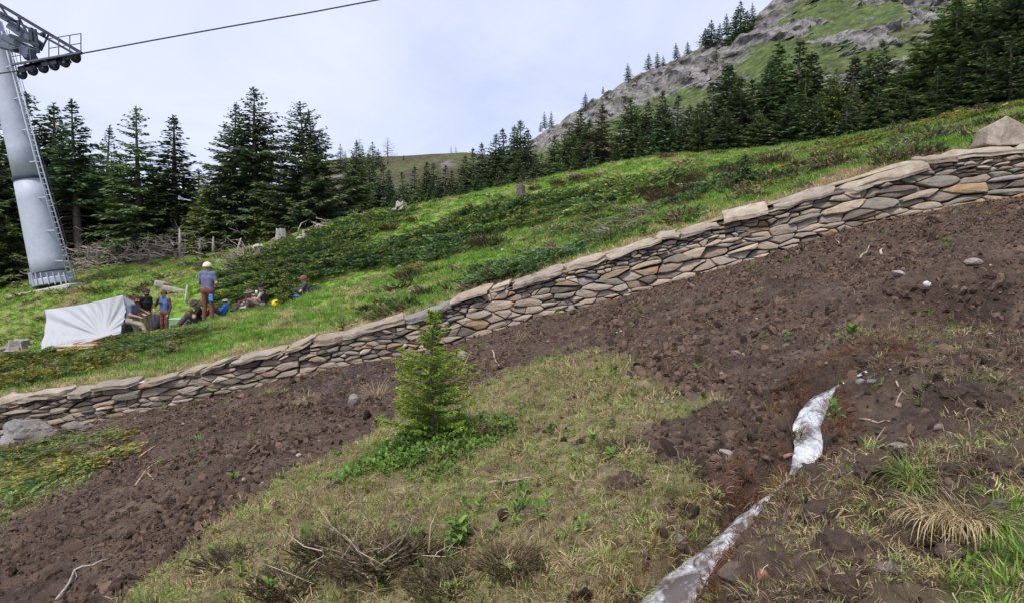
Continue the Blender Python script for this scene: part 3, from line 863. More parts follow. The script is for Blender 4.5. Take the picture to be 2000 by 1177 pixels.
def zg(X, Y):
    return max(float(up(np.array([X]), np.array([Y]))[0]) if Y < float(crest_y(X)) + 13 else -99, float(far_z(np.array([X]), np.array([Y]))[0]) if Y > float(crest_y(X)) + 1.5 else -99)
tr_rng = random.Random(5)
def tree(kind, px, top, Y, wide=1.0, label=None, group=None, z=None, name='spruce_tree', sink=.05):
    t = P(px, top, Y)
    zb = (zg(t[0], Y) if z is None else z) - sink
    H = max(t[2] - zb, .6)
    s = H / 8.0
    e = obj(name, None, label=label, cat='tree', group=group, loc=(t[0], Y, zb), rot=(tr_rng.uniform(-.035, .035), tr_rng.uniform(-.035, .035), tr_rng.uniform(0, 6.28)))
    w = s * wide * 1.42
    for nm, me in zip(('trunk', 'crown'), TREES[kind]):
        obj(nm, me, e, scl=(w, w, s))
    return e
GL = 'spruces standing left of the meadow behind the lift tower'
L1 = 'dark spruce in the grove behind the lift tower and brushwood'
for kd, px, top, Y, w, lb in [
    ('dense', 18, 215, 41, 1, L1), ('dense2', 62, 186, 43, .95, L1), ('slim', 98, 200, 42.5, 1.1, L1), ('mid', 196, 246, 44, .8, L1), ('dense', 232, 300, 45, 1.1, L1), ('dense2', 300, 330, 43, 1.2, L1), ('dense', 385, 330, 44, 1.2, L1), ('dense', -60, 200, 42, 1.1, L1), ('broad', -20, 280, 38.7, 1, L1), ('dense', 30, 330, 39.5, 1.2, L1), ('broad', 100, 310, 42, .9, L1), ('broad', 165, 300, 43, .9, L1), ('dense', 420, 380, 42, 1.3, L1), ('dense2', 540, 370, 42, 1.2, L1), ('mid', 555, 330, 44, .9, L1), ('dense', 640, 350, 43, 1.1, L1)]:
    tree(kd, px, top, Y, w * 1.25, lb if kd != 'broad' else 'broad dark spruce filling the grove behind the lift tower', GL)
for kd, px, top, Y, w, lb in [
    ('bare', 146, 198, 40.2, .95, 'spruce with long bare grey lower trunk beside the lift ladder'),
    ('ragged', 268, 208, 40, .95, 'ragged spruce with a long side branch reaching right'),
    ('slim', 335, 226, 40.5, 1.2, 'slim spruce with an airy pointed top between two fuller ones'),
    ('dense', 447, 198, 39.5, .85, 'left one of two close-set tall spruces with merged crowns'),
    ('dense2', 490, 174, 39.8, .95, 'tallest spruce of the grove, right one of a merged pair'),
    ('lit', 405, 355, 38.6, .85, 'low spruce with yellow-green branch tips above the dead trunks'),
    ('broad', 600, 202, 39, .82, 'broad full spruce at the right end of the grove'),
    ('mid', 616, 215, 39.3, .7, 'slightly shorter spruce grown into the broad full spruce'),
    ('mid', 690, 272, 41, .85, 'lighter green spruce standing alone right of the grove'),
    ('lit', 10, 420, 37.6, .8, 'low yellow-green spruce behind the foot of the lift tower'),
    ('lit', 510, 395, 37.9, .9, 'short green spruce under the tall merged pair')]:
    tree(kd, px, top, Y, w * 1.25, lb)
GM = 'spruces in the dip behind the meadow'
LM = 'small dark spruce in the dip between grove and cliff'
k = 0
for px, top, Y in [(725, 300, 75), (745, 320, 72), (765, 344, 55), (815, 348, 52), (790, 335, 70), (830, 315, 85), (850, 318, 88), (868, 322, 84), (880, 332, 70), (905, 302, 80), (923, 288, 78), (945, 280, 74), (965, 262, 70), (990, 250, 68), (1002, 246, 72), (1016, 234, 66), (1032, 252, 64), (900, 350, 62), (935, 335, 60), (975, 325, 58), (855, 352, 62), (1008, 300, 55), (1045, 300, 54), (760, 330, 90), (700, 330, 95), (810, 325, 95), (840, 345, 75), (1060, 300, 60),
                   (800, 372, 47), (845, 372, 48), (880, 366, 47), (915, 362, 48), (950, 350, 47), (985, 340, 48), (1020, 325, 47), (725, 395, 46), (770, 385, 48)]:
    kd = ('dense', 'mid', 'slim', 'dense2', 'brown', 'dense3', 'mid2', 'slim2')[(k * 5 + k // 3) % 8] if px != 815 else 'mid'
    tree(kd, px, top, Y, (1.0, 1.15, .9)[k % 3] * (1.4 if 'slim' in kd else 1.15), {'mid': 'mid-green small spruce in the dip between grove and cliff', 'mid2': 'full mid-green small spruce in the dip between grove and cliff', 'slim2': 'slim mid-green small spruce in the dip between grove and cliff', 'dense3': 'ragged dark small spruce in the dip between grove and cliff', 'slim': 'slim small spruce in the dip between grove and cliff', 'brown': 'brownish small spruce in the dip between grove and cliff'}.get(kd, LM), GM); k += 1
for px, top, Y, w in [(665, 282, 150, 1.1), (675, 295, 150, 1), (707, 285, 145, 1.2), (728, 278, 150, 1.6), (740, 292, 140, 1.5), (690, 300, 140, 1.3), (788, 302, 215, 1)]:
    tree('far', px, top, Y, w, 'far dark spruce on the low hill behind the grove', 'far spruces on the low hill', z=P(px, 330 if Y < 200 else 314, Y)[2])
tree('larch', 757, 268, 150, 1.2, 'thin pale larch standing up on the low hill', z=P(757, 320, 150)[2], name='larch_tree')
tree('larch', 700, 268, 155, 1.0, 'thin pale larch among the dark spruces on the low hill', z=P(700, 320, 155)[2], name='larch_tree')
for px in (881, 891): tree('larch', px, 283, 225, .6, 'tiny pale larch on the skyline of the low hill', 'tiny skyline larches', z=P(px, 306, 225)[2], name='larch_tree')
GR = 'spruces in the row above the meadow crest'
LR = 'dark spruce in the dense row behind the meadow crest'
k = 0
for px, top, Y in [(1085, 264, 55), (1110, 246, 52), (1135, 214, 56), (1152, 232, 50), (1210, 236, 54), (1240, 190, 56), (1262, 196, 54), (1320, 186, 52), (1345, 205, 46), (1378, 196, 44), (1400, 158, 46), (1432, 124, 47), (1452, 150, 44), (1472, 152, 46), (1500, 118, 45), (1527, 84, 47), (1552, 78, 46), (1590, 104, 45), (1572, 130, 42),
                   (1618, 152, 43), (1670, 112, 43), (1700, 104, 42), (1732, 74, 41), (1762, 130, 39), (1792, 82, 40), (1814, 60, 38), (1838, 30, 39), (1866, -8, 38), (1892, -22, 37), (1925, -10, 36), (1952, -58, 36), (1985, -30, 34), (2020, -80, 34), (2060, -60, 33), (2110, -70, 33),
                   (1420, 215, 41.5), (1480, 215, 41), (1540, 190, 40), (1600, 185, 39.5), (1655, 190, 38.5), (1710, 170, 38), (1770, 170, 36.5), (1830, 130, 35), (1880, 110, 34), (1930, 80, 33), (1980, 70, 31.5), (2040, 50, 30), (1120, 300, 47), (1160, 285, 46), (1205, 280, 45), (1250, 255, 46), (1100, 310, 46), (1075, 320, 47), (1345, 255, 44), (1270, 260, 48), (1330, 240, 44)]:
    kd = ('dense', 'slim', 'dense2', 'mid', 'dense3', 'mid2', 'slim2', 'dense')[(k * 5 + k // 4) % 8]
    lb = {'mid': 'mid-green spruce in the dense row behind the meadow crest', 'mid2': 'full mid-green spruce in the dense row behind the meadow crest', 'slim2': 'slim mid-green spruce in the dense row behind the meadow crest', 'dense3': 'ragged dark spruce in the dense row behind the meadow crest', 'slim': 'slim dark spruce in the dense row behind the meadow crest', 'dense2': 'wide-skirted dark spruce in the dense row behind the meadow crest'}.get(kd, LR)
    tree(kd, px, top, Y, (1.0, 1.1, .92, 1.15)[k % 4] * (1.15 if px < 1400 else 1.38) * (1.25 if 'slim' in kd else 1), lb, GR); k += 1
for kd, px, top, Y, w, lb in [
    ('brown', 1172, 206, 49, 1.25, 'brownish spruce in the row left of the grassy cliff foot'),
    ('bare', 1297, 178, 45, 1.1, 'spruce with a bare pale trunk at the meadow crest'),
    ('lit', 1640, 132, 41, .75, 'yellow-green topped spruce in the row under the cliffs'),
    ('brown', 1668, 150, 40, 1, 'brown topped spruce in the row under the cliffs'),
    ('mid', 1372, 200, 42.5, 1.2, 'full green spruce at the left end of the tall row'),
    ('mid', 1872, -6, 36.5, 1.1, 'tall green spruce near the upper end of the wall')]:
    tree(kd, px, top, Y, w, lb)
GRD = 'trees on the mountain ridge'
for px, top, h, w in [(1056, 238, 14, 1), (1064, 219, 26, 1.1), (1077, 218, 26, 1), (1143, 181, 22, 1.2), (1178, 168, 10, 1), (1227, 124, 28, 1.3), (1267, 105, 26, 1.3), (1284, 102, 24, 1.2), (1296, 108, 18, 1), (1321, 84, 24, 1.2), (1343, 81, 18, 1.2), (1378, 56, 28, 1.9), (1390, 40, 40, 1.5), (1405, 46, 30, 1.2), (1419, 27, 36, 1.1), (1448, 4, 80, 1.35), (1436, 20, 62, 1.3), (1461, 22, 60, 1.4), (1471, 6, 30, 1)]:
    u = (px - CX) / F_PX; Yr = float(np.interp(u, RG[0], RG[1])) - 5
    tree('far', px, top, Yr, w, 'dark conifer on the rocky mountain skyline', GRD, z=P(px, top + h + 5, Yr)[2])
# ------------------------------------------------------------------ ground cover
TPL = {}
def template(kind, me):
    c = TPL.setdefault(kind, bpy.data.collections.new('tpl_' + kind))
    o = bpy.data.objects.new('%s_%02d' % (kind, len(c.objects)), me); c.objects.link(o)

def scatter(name, kind, pts, scl, label, cat, tilt=.25, seed=0, parent=None):
    r = np.random.default_rng(seed); n = len(pts)
    me = bpy.data.meshes.new(name); me.from_pydata(np.asarray(pts, float), [], [])
    rot = np.stack([r.normal(size=n) * tilt, r.normal(size=n) * tilt, r.uniform(0, 6.283, n)], 1)
    a = me.attributes.new('rot', 'FLOAT_VECTOR', 'POINT'); a.data.foreach_set('vector', rot.ravel())
    a = me.attributes.new('scl', 'FLOAT', 'POINT'); a.data.foreach_set('value', np.asarray(scl, float))
    a = me.attributes.new('idx', 'INT', 'POINT'); a.data.foreach_set('value', r.integers(0, len(TPL[kind].objects), n).astype(np.int32))
    o = obj(name, me, parent, label=label, cat=cat, kind='stuff')
    g = bpy.data.node_groups.new('scatter_' + name, 'GeometryNodeTree')
    g.interface.new_socket('Geometry', in_out='INPUT', socket_type='NodeSocketGeometry')
    g.interface.new_socket('Geometry', in_out='OUTPUT', socket_type='NodeSocketGeometry')
    nn = g.nodes.new
    gi, go = nn('NodeGroupInput'), nn('NodeGroupOutput')
    ci = nn('GeometryNodeCollectionInfo'); ci.inputs['Collection'].default_value = TPL[kind]
    ci.inputs['Separate Children'].default_value = True; ci.inputs['Reset Children'].default_value = True
    ip = nn('GeometryNodeInstanceOnPoints'); ip.inputs['Pick Instance'].default_value = True
    def na(nm, ty):
        q = nn('GeometryNodeInputNamedAttribute'); q.data_type = ty; q.inputs['Name'].default_value = nm
        return [s for s in q.outputs if s.enabled and s.name == 'Attribute'][0]
    L = g.links.new
    L(gi.outputs[0], ip.inputs['Points']); L(ci.outputs[0], ip.inputs['Instance'])
    L(na('idx', 'INT'), ip.inputs['Instance Index']); L(na('scl', 'FLOAT'), ip.inputs['Scale'])
    e2r = nn('FunctionNodeEulerToRotation'); L(na('rot', 'FLOAT_VECTOR'), e2r.inputs[0]); L(e2r.outputs[0], ip.inputs['Rotation'])
    L(ip.outputs[0], go.inputs[0])
    md = o.modifiers.new('scatter', 'NODES'); md.node_group = g
    return o

def blades(seed, n, h, spread, lean, w, cols, segs=3, curl=.6):
    """tuft of bent grass blades"""
    r = np.random.default_rng(seed); mb = MB()
    for i in range(n):
        a = r.uniform(0, 6.283); b0 = np.array([math.cos(a), math.sin(a), 0]) * spread * math.sqrt(r.random())
        da = a + r.normal() * .8; d = np.array([math.cos(da), math.sin(da), 0]); L = h * r.uniform(.5, 1.2); ln = lean * r.uniform(.3, 1.3)
        sd = np.array([-d[1], d[0], 0]); V = []
        th = math.atan(ln) * .4; p = b0 - np.array([0, 0, .01])
        for k in range(segs + 1):
            t = k / segs; ww = w * (1 - t ** 1.5) * .5 + .0004
            V += [p - sd * ww, p + sd * ww]
            th += ln * curl / segs * 1.2
            p = p + (d * math.sin(th) + np.array([0, 0, 1]) * math.cos(th)) * L / segs
        mb.add(V, [(2 * k, 2 * k + 1, 2 * k + 3, 2 * k + 2) for k in range(segs)], np.array(cols[r.integers(len(cols))]) * r.uniform(.75, 1.2))
    return mb.mesh('tuft', M['grass'])
GREEN = [(0.163, 0.312, 0.040), (0.206, 0.356, 0.056), (0.125, 0.250, 0.037)]
GRN2 = [(0.225, 0.312, 0.062), (0.281, 0.325, 0.081), (0.175, 0.263, 0.056)]
DRY = [(0.493, 0.394, 0.222), (0.407, 0.315, 0.172), (0.579, 0.480, 0.296), (0.345, 0.253, 0.148)]
OLV = [(0.297, 0.321, 0.103), (0.373, 0.354, 0.148), (0.239, 0.277, 0.084)]
BRN = [(.12, .07, .04), (.16, .085, .045), (.10, .06, .045)]
for i in range(4):
    template('meadowgrass', blades(10 + i, 22, .11, .10, 1.0, .011, GREEN))
    template('palegrass', blades(20 + i, 22, .10, .10, 1.2, .010, GRN2 + DRY[:2]))
    template('drygrass', blades(30 + i, 20, .10, .09, 1.6, .008, DRY))
    template('moss', blades(40 + i, 34, .030, .055, 1.8, .0034, (OLV[2:] + DRY[1:2] + DRY[3:] + BRN[:1]) if i % 2 else (OLV[:1] + GRN2[:1] + GREEN[:1])))
    template('straw', blades(50 + i, 34, .050, .08, 2.4, .0024, DRY[:2] + DRY[3:] + BRN[:1] + OLV[2:]))
    template('lush', blades(60 + i, 24, .10, .06, 1.1, .008, GREEN + GRN2))
    template('root', blades(70 + i, 12, .12, .08, 3.2, .0022, [(.20, .135, .095), (.28, .21, .145), (.12, .08, .06)], 5, .75))
    template('rust', blades(75 + i, 26, .07, .06, 2.2, .0024, [(.17, .075, .035), (.13, .055, .03), (.22, .12, .05)], 4))
for i in range(7):                                   # crumbs of earth
    bm = bmesh.new(); bmesh.ops.create_icosphere(bm, subdivisions=2, radius=1)
    V = np.array([v.co[:] for v in bm.verts]); Fc = [[v.index for v in f.verts] for f in bm.faces]; bm.free()
    V = V * (1 + .95 * fbm(V[:, 0] * 1.3 + i * 9, V[:, 1] * 1.3, V[:, 2] * 1.3, 3)[:, None]) * np.array([1.25, .85, .30 + .05 * i])
    template('clod', mesh_np('clod', V, Fc, M['clod'], False))

def cand(n, seed, xr=(-10.6, 9.6), y0=1.6):
    r = np.random.default_rng(seed)
    X = r.uniform(*xr, n); Y = y0 + (wall_y(X) - .05 - y0) * r.random(n)
    m = (np.abs(X) < .82 * Y + 1.0); X, Y = X[m], Y[m]
    return X, Y, r
def place(X, Y, f=low): return np.stack([X, Y, f(X, Y)], 1)
X, Y, r = cand(300000, 1)
mk = low_masks(X, Y); sd_, sw2 = stream_dist(X, Y)
onland = sd_ > sw2 + .09
mud = np.clip(1 - mk['cent'] * .93 - mk['left'] * .8 - mk['green'] - mk['right'] * .55, 0, 1)
cl_ = fbm(X * 1.0, Y * 1.0, 3, 3)
keep_ = (r.random(len(X)) < mud * (.22 + .68 * sstep(-.25, .25, cl_))) & onland
pc = place(X[keep_], Y[keep_])
scl = np.clip(r.lognormal(-4.75, .62, len(pc)) * (1 + .5 * sstep(0, .35, cl_[keep_])), .005, .06)
pc[:, 2] += scl * .02
scatter('earth_clods', 'clod', pc, scl, 'loose crumbs and clods of dark earth strewn over the bare slope', 'soil', 1.5, 2)
X, Y, r = cand(44000, 3)
mk = low_masks(X, Y); sd_, sw2 = stream_dist(X, Y)
k = (r.random(len(X)) < (.14 + .4 * mk['right'] + .3 * mk['moss'] + .25 * mk['left'])) & (sd_ > sw2 + .03)
scatter('root_fibres', 'root', place(X[k], Y[k]), r.uniform(.5, 1.2, k.sum()), 'fine pale root fibres lying over the turned earth', 'roots', .5, 4)
X, Y, r = cand(110000, 5)
mk = low_masks(X, Y); g = fbm(X * 2.2, Y * 2.2, 21.0, 3); sd_, sw2 = stream_dist(X, Y)
k = (r.random(len(X)) < mk['cent'] * (.66 - .45 * sstep(.05, .35, g)) + mk['left'] * .25 + mk['moss'] * .10 + mk['right'] * .12) & (sd_ > sw2 + .05)
scatter('short_turf', 'moss', place(X[k], Y[k]), r.uniform(.6, 1.5, k.sum()), 'short worn olive and tan turf in the centre of the slope', 'grass', .3, 6)
X, Y, r = cand(70000, 7)
mk = low_masks(X, Y); sd_, sw2 = stream_dist(X, Y)
k = (r.random(len(X)) < mk['cent'] * (.28 + .5 * sstep(.05, .35, fbm(X * 1.1, Y * 1.1, 61, 3)) + .25 * (Y < 4.3)) + mk['right'] * .5 + mk['left'] * .2 + mk['moss'] * .12) & (sd_ > sw2 + .03)
scatter('dead_straw', 'straw', place(X[k], Y[k]), r.uniform(.6, 1.6, k.sum()), 'matted dead straw-coloured grass on the lower slope', 'grass', .4, 8)
X, Y, r = cand(30000, 9)
mk = low_masks(X, Y); nn_ = fbm(X * 1.4, Y * 1.4, 71, 3); sd_, sw2 = stream_dist(X, Y)
k = (r.random(len(X)) < mk['green'] * .85 + mk['cent'] * .30 * sstep(.12, .35, nn_ + .12 * (Y < 4.5)) + mk['right'] * .25 * sstep(.15, .4, nn_) + .004) & (sd_ > sw2 + .04)
scatter('fresh_grass', 'lush', place(X[k], Y[k]), r.uniform(.45, 1.0, k.sum()), 'fresh green grass tufts in the worn slope', 'grass', .3, 10)
X, Y, r = cand(60000, 11, (-1, 6))
sd_, sw2 = stream_dist(X, Y)
k = (sd_ > sw2 + .02) & (sd_ < sw2 + .22) & (r.random(len(X)) < .5) & (Y < 7.4) & (fbm(X * 2.0, Y * 2.0, 91, 3) > -.12)
scatter('rusty_roots', 'rust', place(X[k], Y[k]), r.uniform(.5, 1.1, k.sum()), 'rust-brown rooty turf fringing the banks of the stream', 'roots', .5, 12)

# meadow grass
r = np.random.default_rng(20); n = 130000
Y = 11 + 29 * r.random(n) ** 1.25; X = r.uniform(-.84, .84, n) * Y
m = (Y > wall_y(X) + CAPD + .18) & (Y < crest_y(X) + 2.0); X, Y = X[m], Y[m]
q = fbm(X * .8, Y * .8, 47.0, 3) + .4 * fbm(X * 1.6, Y * 1.6, 43.0, 3); wd = Y - wall_y(X) + .9 * fbm(X * 1.6, Y * 1.6, 43.0, 3)
rr = r.random(len(X))
left = (X < -8) & (Y > crest_y(X) - 2.0)
dry = (rr < .05 + .75 * sstep(-.05, .3, q) + .75 * (1 - sstep(.6, 2.2, wd)))
pale = ~dry & (r.random(len(X)) < .15 + .45 * sstep(-.1, .25, fbm(X * .3, Y * .3, 88, 3)))
sel = r.random(len(X)) < .62
sel &= ~(left & (r.random(len(X)) < .85))
for nm, kd, msk, lb in (('meadow_grass', 'meadowgrass', sel & ~dry & ~pale, 'bright green grass covering the upper meadow'), ('pale_grass', 'palegrass', sel & pale, 'pale yellow-green grass mixed into the upper meadow'), ('dry_grass', 'drygrass', sel & dry & (r.random(len(X)) < .7), 'dry tan grass along the wall and in worn meadow patches')):
    scatter(nm, kd, place(X[msk], Y[msk], up), r.uniform(.6, 1.35, msk.sum()) * (.75 + .012 * Y[msk]), lb, 'grass', .25, 22)

# ------------------------------------------------------------------ shrubs
def bush(seed, R=1.0, H=.24, nb=75, tw=.13, tww=.016, cols=None, rise=.28, tip=None, bl=.5, nn_=12):
    r = np.random.default_rng(seed); VV, FF, CC, n = [], [], [], 0
    st = MB()
    for b in range(nb):
        a = r.uniform(0, 6.283); rad = R * math.sqrt(r.random()) * .8
        edge = 1 - (rad / R) ** 2
        base = np.array([math.cos(a) * rad, math.sin(a) * rad, H * edge * r.uniform(.15, .85)])
        da = a + r.normal() * .7; d0 = np.array([math.cos(da), math.sin(da), rise * r.uniform(.4, 1.6)])
        L = bl * r.uniform(.6, 1.2); t = np.linspace(.05, 1, nn_)
        pts = base + d0 * (L * t)[:, None]; pts[:, 2] -= .12 * L * t * t
        lat = np.array([-math.sin(da), math.cos(da), 0])
        for sg in (-1, 0, 1):
            k = nn_; ang = r.uniform(.3, .9, k) * sg
            d = unit(d0 * np.cos(ang)[:, None] + lat * np.sin(ang)[:, None] + np.stack([0 * t, 0 * t, r.uniform(-.1, .55, k)], 1))
            V, Fc = strips(pts, d, tw * r.uniform(.6, 1.2, k), tww * r.uniform(.7, 1.3, k), unit(np.cross(d, r.normal(size=(k, 3)))), .05)
            VV.append(V); FF.append(Fc + n); n += len(V)
            c = np.array(cols)[r.integers(0, len(cols), k)] * r.uniform(.7, 1.25, k)[:, None]
            if tip is not None:
                m_ = (t > .6) & (r.random(k) < .6); c[m_] = np.array(tip) * r.uniform(.7, 1.2, m_.sum())[:, None]
            CC.append(np.repeat(c, 4, 0))
        if b % 6 == 0: st.tube([np.array([base[0] * .3, base[1] * .3, -.05]), base, base + d0 * L * .7], [.012, .008, .004], 4, caps=False)
    return st.mesh('stems', M['bark']), mesh_np('foliage', np.concatenate(VV), np.concatenate(FF), M['needle'], False, np.concatenate(CC))
JD = ((.09, .155, .045), (.125, .19, .055), (.072, .125, .05)); JT = (.25, .31, .07)
JK = {'dark': [bush(100 + i, cols=((0.070, 0.126, 0.050), (0.092, 0.157, 0.056), (0.064, 0.109, 0.059)), tip=(0.154, 0.238, 0.070)) for i in range(3)],
      'bright': [bush(110 + i, cols=JD, tip=JT) for i in range(3)],
      'yellow': [bush(120 + i, cols=((0.154, 0.175, 0.045), (0.210, 0.210, 0.053), (0.112, 0.154, 0.045)), tip=(0.350, 0.294, 0.063), H=.28) for i in range(2)],
      'heather': [bush(130 + i, cols=((.085, .058, .036), (.065, .05, .03), (.115, .075, .048)), tip=(.11, .10, .04), R=.6, H=.34, tw=.07, tww=.008, rise=.9, bl=.22, nb=190, nn_=9) for i in range(3)],
      'grey': [bush(140 + i, cols=((0.182, 0.196, 0.098), (0.217, 0.210, 0.140), (0.140, 0.161, 0.087)), tip=(0.238, 0.259, 0.112), R=.8, H=.28, rise=.7) for i in range(2)]}
for i, kw in enumerate([dict(cols=((.11, .13, .04), (.14, .15, .05), (.09, .11, .04)), tip=(.2, .2, .06)), dict(cols=((.10, .07, .045), (.13, .095, .06), (.09, .085, .04)), tip=(.15, .13, .06)), dict(cols=((.07, .115, .04), (.09, .14, .045)), tip=(.15, .2, .055)), dict(cols=((.17, .13, .085), (.13, .10, .065), (.2, .165, .11)), tip=(.22, .19, .12))]):
    template('heath', bush(150 + i, R=.30, H=.11, nb=26, tw=.07, tww=.010, rise=.5, bl=.17, nn_=7, **kw)[1])
r = np.random.default_rng(77); n = 26000
Y = 11 + 27 * r.random(n) ** 1.15; X = r.uniform(-.82, .82, n) * Y
m = (Y > wall_y(X) + CAPD + .35) & (Y < crest_y(X) + .5); X, Y = X[m], Y[m]
hq = fbm(X * .55, Y * .55, 101, 4)
k = r.random(len(X)) < .26 * sstep(.12, .32, hq) + .012
k &= ~((X < -4.5) & (Y > 15) & (Y < 25))
scatter('heath_cover', 'heath', place(X[k], Y[k], up) - np.array([0, 0, .02]), r.uniform(.5, 1.3, k.sum()), 'low patchy heath of bilberry and heather woven through the meadow grass', 'heath', .2, 78)
jr = random.Random(3)
def shrub(kind, pos, s, label, cat='shrub', group=None, name='juniper_bush', flat=1.0, slope=(0, 0)):
    e = obj(name, None, label=label, cat=cat, group=group, loc=tuple(pos), rot=(slope[0], slope[1], 0))
    z = jr.uniform(0, 6.28)
    for nm, me in zip(('stems', 'foliage'), jr.choice(JK[kind])): obj(nm, me, e, scl=(s, s, s * flat), rot=(0, 0, z))
    return e
def px_in(poly, px, py):
    return bool(inpoly(np.array([float(px)]), np.array([float(py)]), np.array(poly, float))[0])
def patch(poly, n, kinds, smin, smax, label, group, name='juniper_bush', dmin=.8, flat=1.0, f=None, cat='shrub'):
    xs_ = [p[0] for p in poly]; ys_ = [p[1] for p in poly]; got = []; tries = 0
    while len(got) < n and tries < n * 40:
        tries += 1
        px, py = jr.uniform(min(xs_), max(xs_)), jr.uniform(min(ys_), max(ys_))
        if not px_in(poly, px, py): continue
        h = (f or hit_up)(px, py)
        if any((h[0] - g[0]) ** 2 + (h[1] - g[1]) ** 2 < dmin * dmin for g in got): continue
        got.append(h)
        shrub(jr.choice(kinds), h - np.array([0, 0, .03]), jr.uniform(smin, smax), label, cat, group, name, flat, (0, -.2))
    return got
patch([(440, 590), (450, 555), (520, 495), (640, 462), (700, 478), (690, 520), (640, 545), (560, 575), (490, 592)], 26, ['bright', 'bright', 'dark'], 1.0, 1.6, 'green juniper with yellow-green tips behind the resting people', 'junipers behind the resting people', flat=.85)
patch([(600, 462), (700, 432), (790, 408), (830, 425), (780, 445), (690, 470)], 9, ['bright'], .9, 1.4, 'bright green juniper on the crest beside the weathered stump', 'junipers on the crest by the stump')
patch([(690, 500), (790, 465), (860, 470), (930, 470), (880, 500), (790, 520), (720, 525)], 15, ['dark'], .8, 1.3, 'dark blue-green juniper in the low bed at mid slope', 'dark junipers at mid slope')
patch([(830, 470), (850, 435), (960, 415), (1080, 385), (1130, 378), (1300, 338), (1300, 368), (1200, 405), (1080, 432), (990, 455), (900, 470)], 34, ['dark', 'bright', 'bright'], .9, 1.4, 'dark green juniper in the long bed below the meadow crest', 'junipers in the long bed below the crest')
patch([(925, 552), (1000, 508), (1095, 497), (1110, 508), (1010, 540)], 10, ['dark'], .6, .9, 'low dark shrub along the back of the wall', 'low shrubs behind the wall', 'heath_shrub', .5)
patch([(1050, 455), (1130, 430), (1290, 400), (1300, 430), (1240, 455), (1120, 490)], 16, ['grey', 'dark', 'bright'], .5, .8, 'low heath shrub above the middle of the wall', 'low heath shrubs above the wall', 'heath_shrub', .6, .6)
patch([(1300, 365), (1360, 345), (1440, 325), (1440, 370), (1350, 400)], 10, ['dark', 'heather'], .6, 1.0, 'dark shrub left of the small lone spruce', 'dark shrubs by the small lone spruce', 'heath_shrub', .7)
patch([(1480, 345), (1640, 300), (1800, 262), (1880, 245), (1890, 268), (1700, 315), (1500, 370)], 7, ['grey', 'yellow'], .5, .8, 'low heath shrub in the grass near the top of the wall', 'low heath shrubs high on the meadow', 'heath_shrub', 1.2, .7)
patch([(1620, 285), (1760, 250), (1935, 215), (1940, 225), (1760, 262), (1640, 298)], 9, ['yellow', 'bright'], .7, 1.1, 'yellowish heath shrub along the crest under the tall row', 'heath shrubs on the crest', 'heath_shrub', 1.0, .7)
patch([(-60, 715), (60, 690), (185, 690), (195, 720), (150, 735), (60, 752), (-60, 760)], 34, ['yellow', 'yellow', 'bright', 'dark'], .45, .75, 'yellow-green bilberry shrub in the thicket beside the white tarp', 'bilberry shrubs beside the white tarp', 'bilberry_shrub', .38, 1.0)
patch([(195, 688), (235, 655), (300, 640), (400, 640), (410, 655), (360, 672), (290, 695), (220, 700)], 30, ['dark', 'bright', 'heather', 'yellow'], .4, .65, 'olive bilberry shrub on the rise in front of the standing people', 'bilberry shrubs in front of the people', 'bilberry_shrub', .4, .75)
for px, py, s, lb in [(950, 482, 1.0, 'dark brown heather tuft right of the dark juniper bed'), (800, 545, .75, 'round brown heather tuft in the grass above the wall'), (1290, 395, .9, 'brown heather beside a bare earth scar'), (1265, 385, .8, 'dark heather above the earth scar'), (1130, 355, .9, 'reddish brown heather under the meadow crest'), (1090, 362, .7, 'small brown heather near the dark stump'), (1045, 372, .6, 'brown heather just right of the dark stump'), (760, 452, .8, 'brown heather patch behind the junipers'), (1510, 322, .9, 'dark heather right of the small lone spruce'), (830, 575, .5, 'small brown heather near the pale flat stones')]:
    shrub('heather', hit_up(px, py) - np.array([0, 0, .04]), s, lb, 'heather', None, 'heather_clump')
for px, py, s, lb in [(645, 1085, .38, 'upright dark heather clump beside pale twigs on the lower slope'), (740, 1115, .50, 'widest dark heather clump on the lower slope'), (815, 1085, .34, 'dark heather clump right of the widest one'), (450, 1105, .36, 'reddish heather clump at the edge of the bare earth'), (962, 842, .26, 'tiny dark heather tuft right of the young spruce'), (1000, 1105, .30, 'brown heather clump in the straw below the branch'), (560, 1150, .35, 'low heather clump among fresh herbs'), (875, 1150, .34, 'heather clump below the leafy herb'), (1220, 880, .28, 'brown heather clump at the rim of the bare earth')]:
    shrub('heather', hit(low, px, py, 1.5, 13) - np.array([0, 0, .02]), s, lb, 'heather', None, 'heather_clump', .8)
# creeping juniper at the wall's low end
patch([(-60, 890), (60, 868), (130, 850), (180, 880), (150, 930), (60, 985), (-60, 1010)], 20, ['yellow', 'bright'], .40, .62, 'creeping yellow-green juniper below the grey boulder', 'creeping junipers at the low end of the wall', 'juniper_bush', .36, .6, lambda a, b: hit(low, a, b, 1.5, 13))
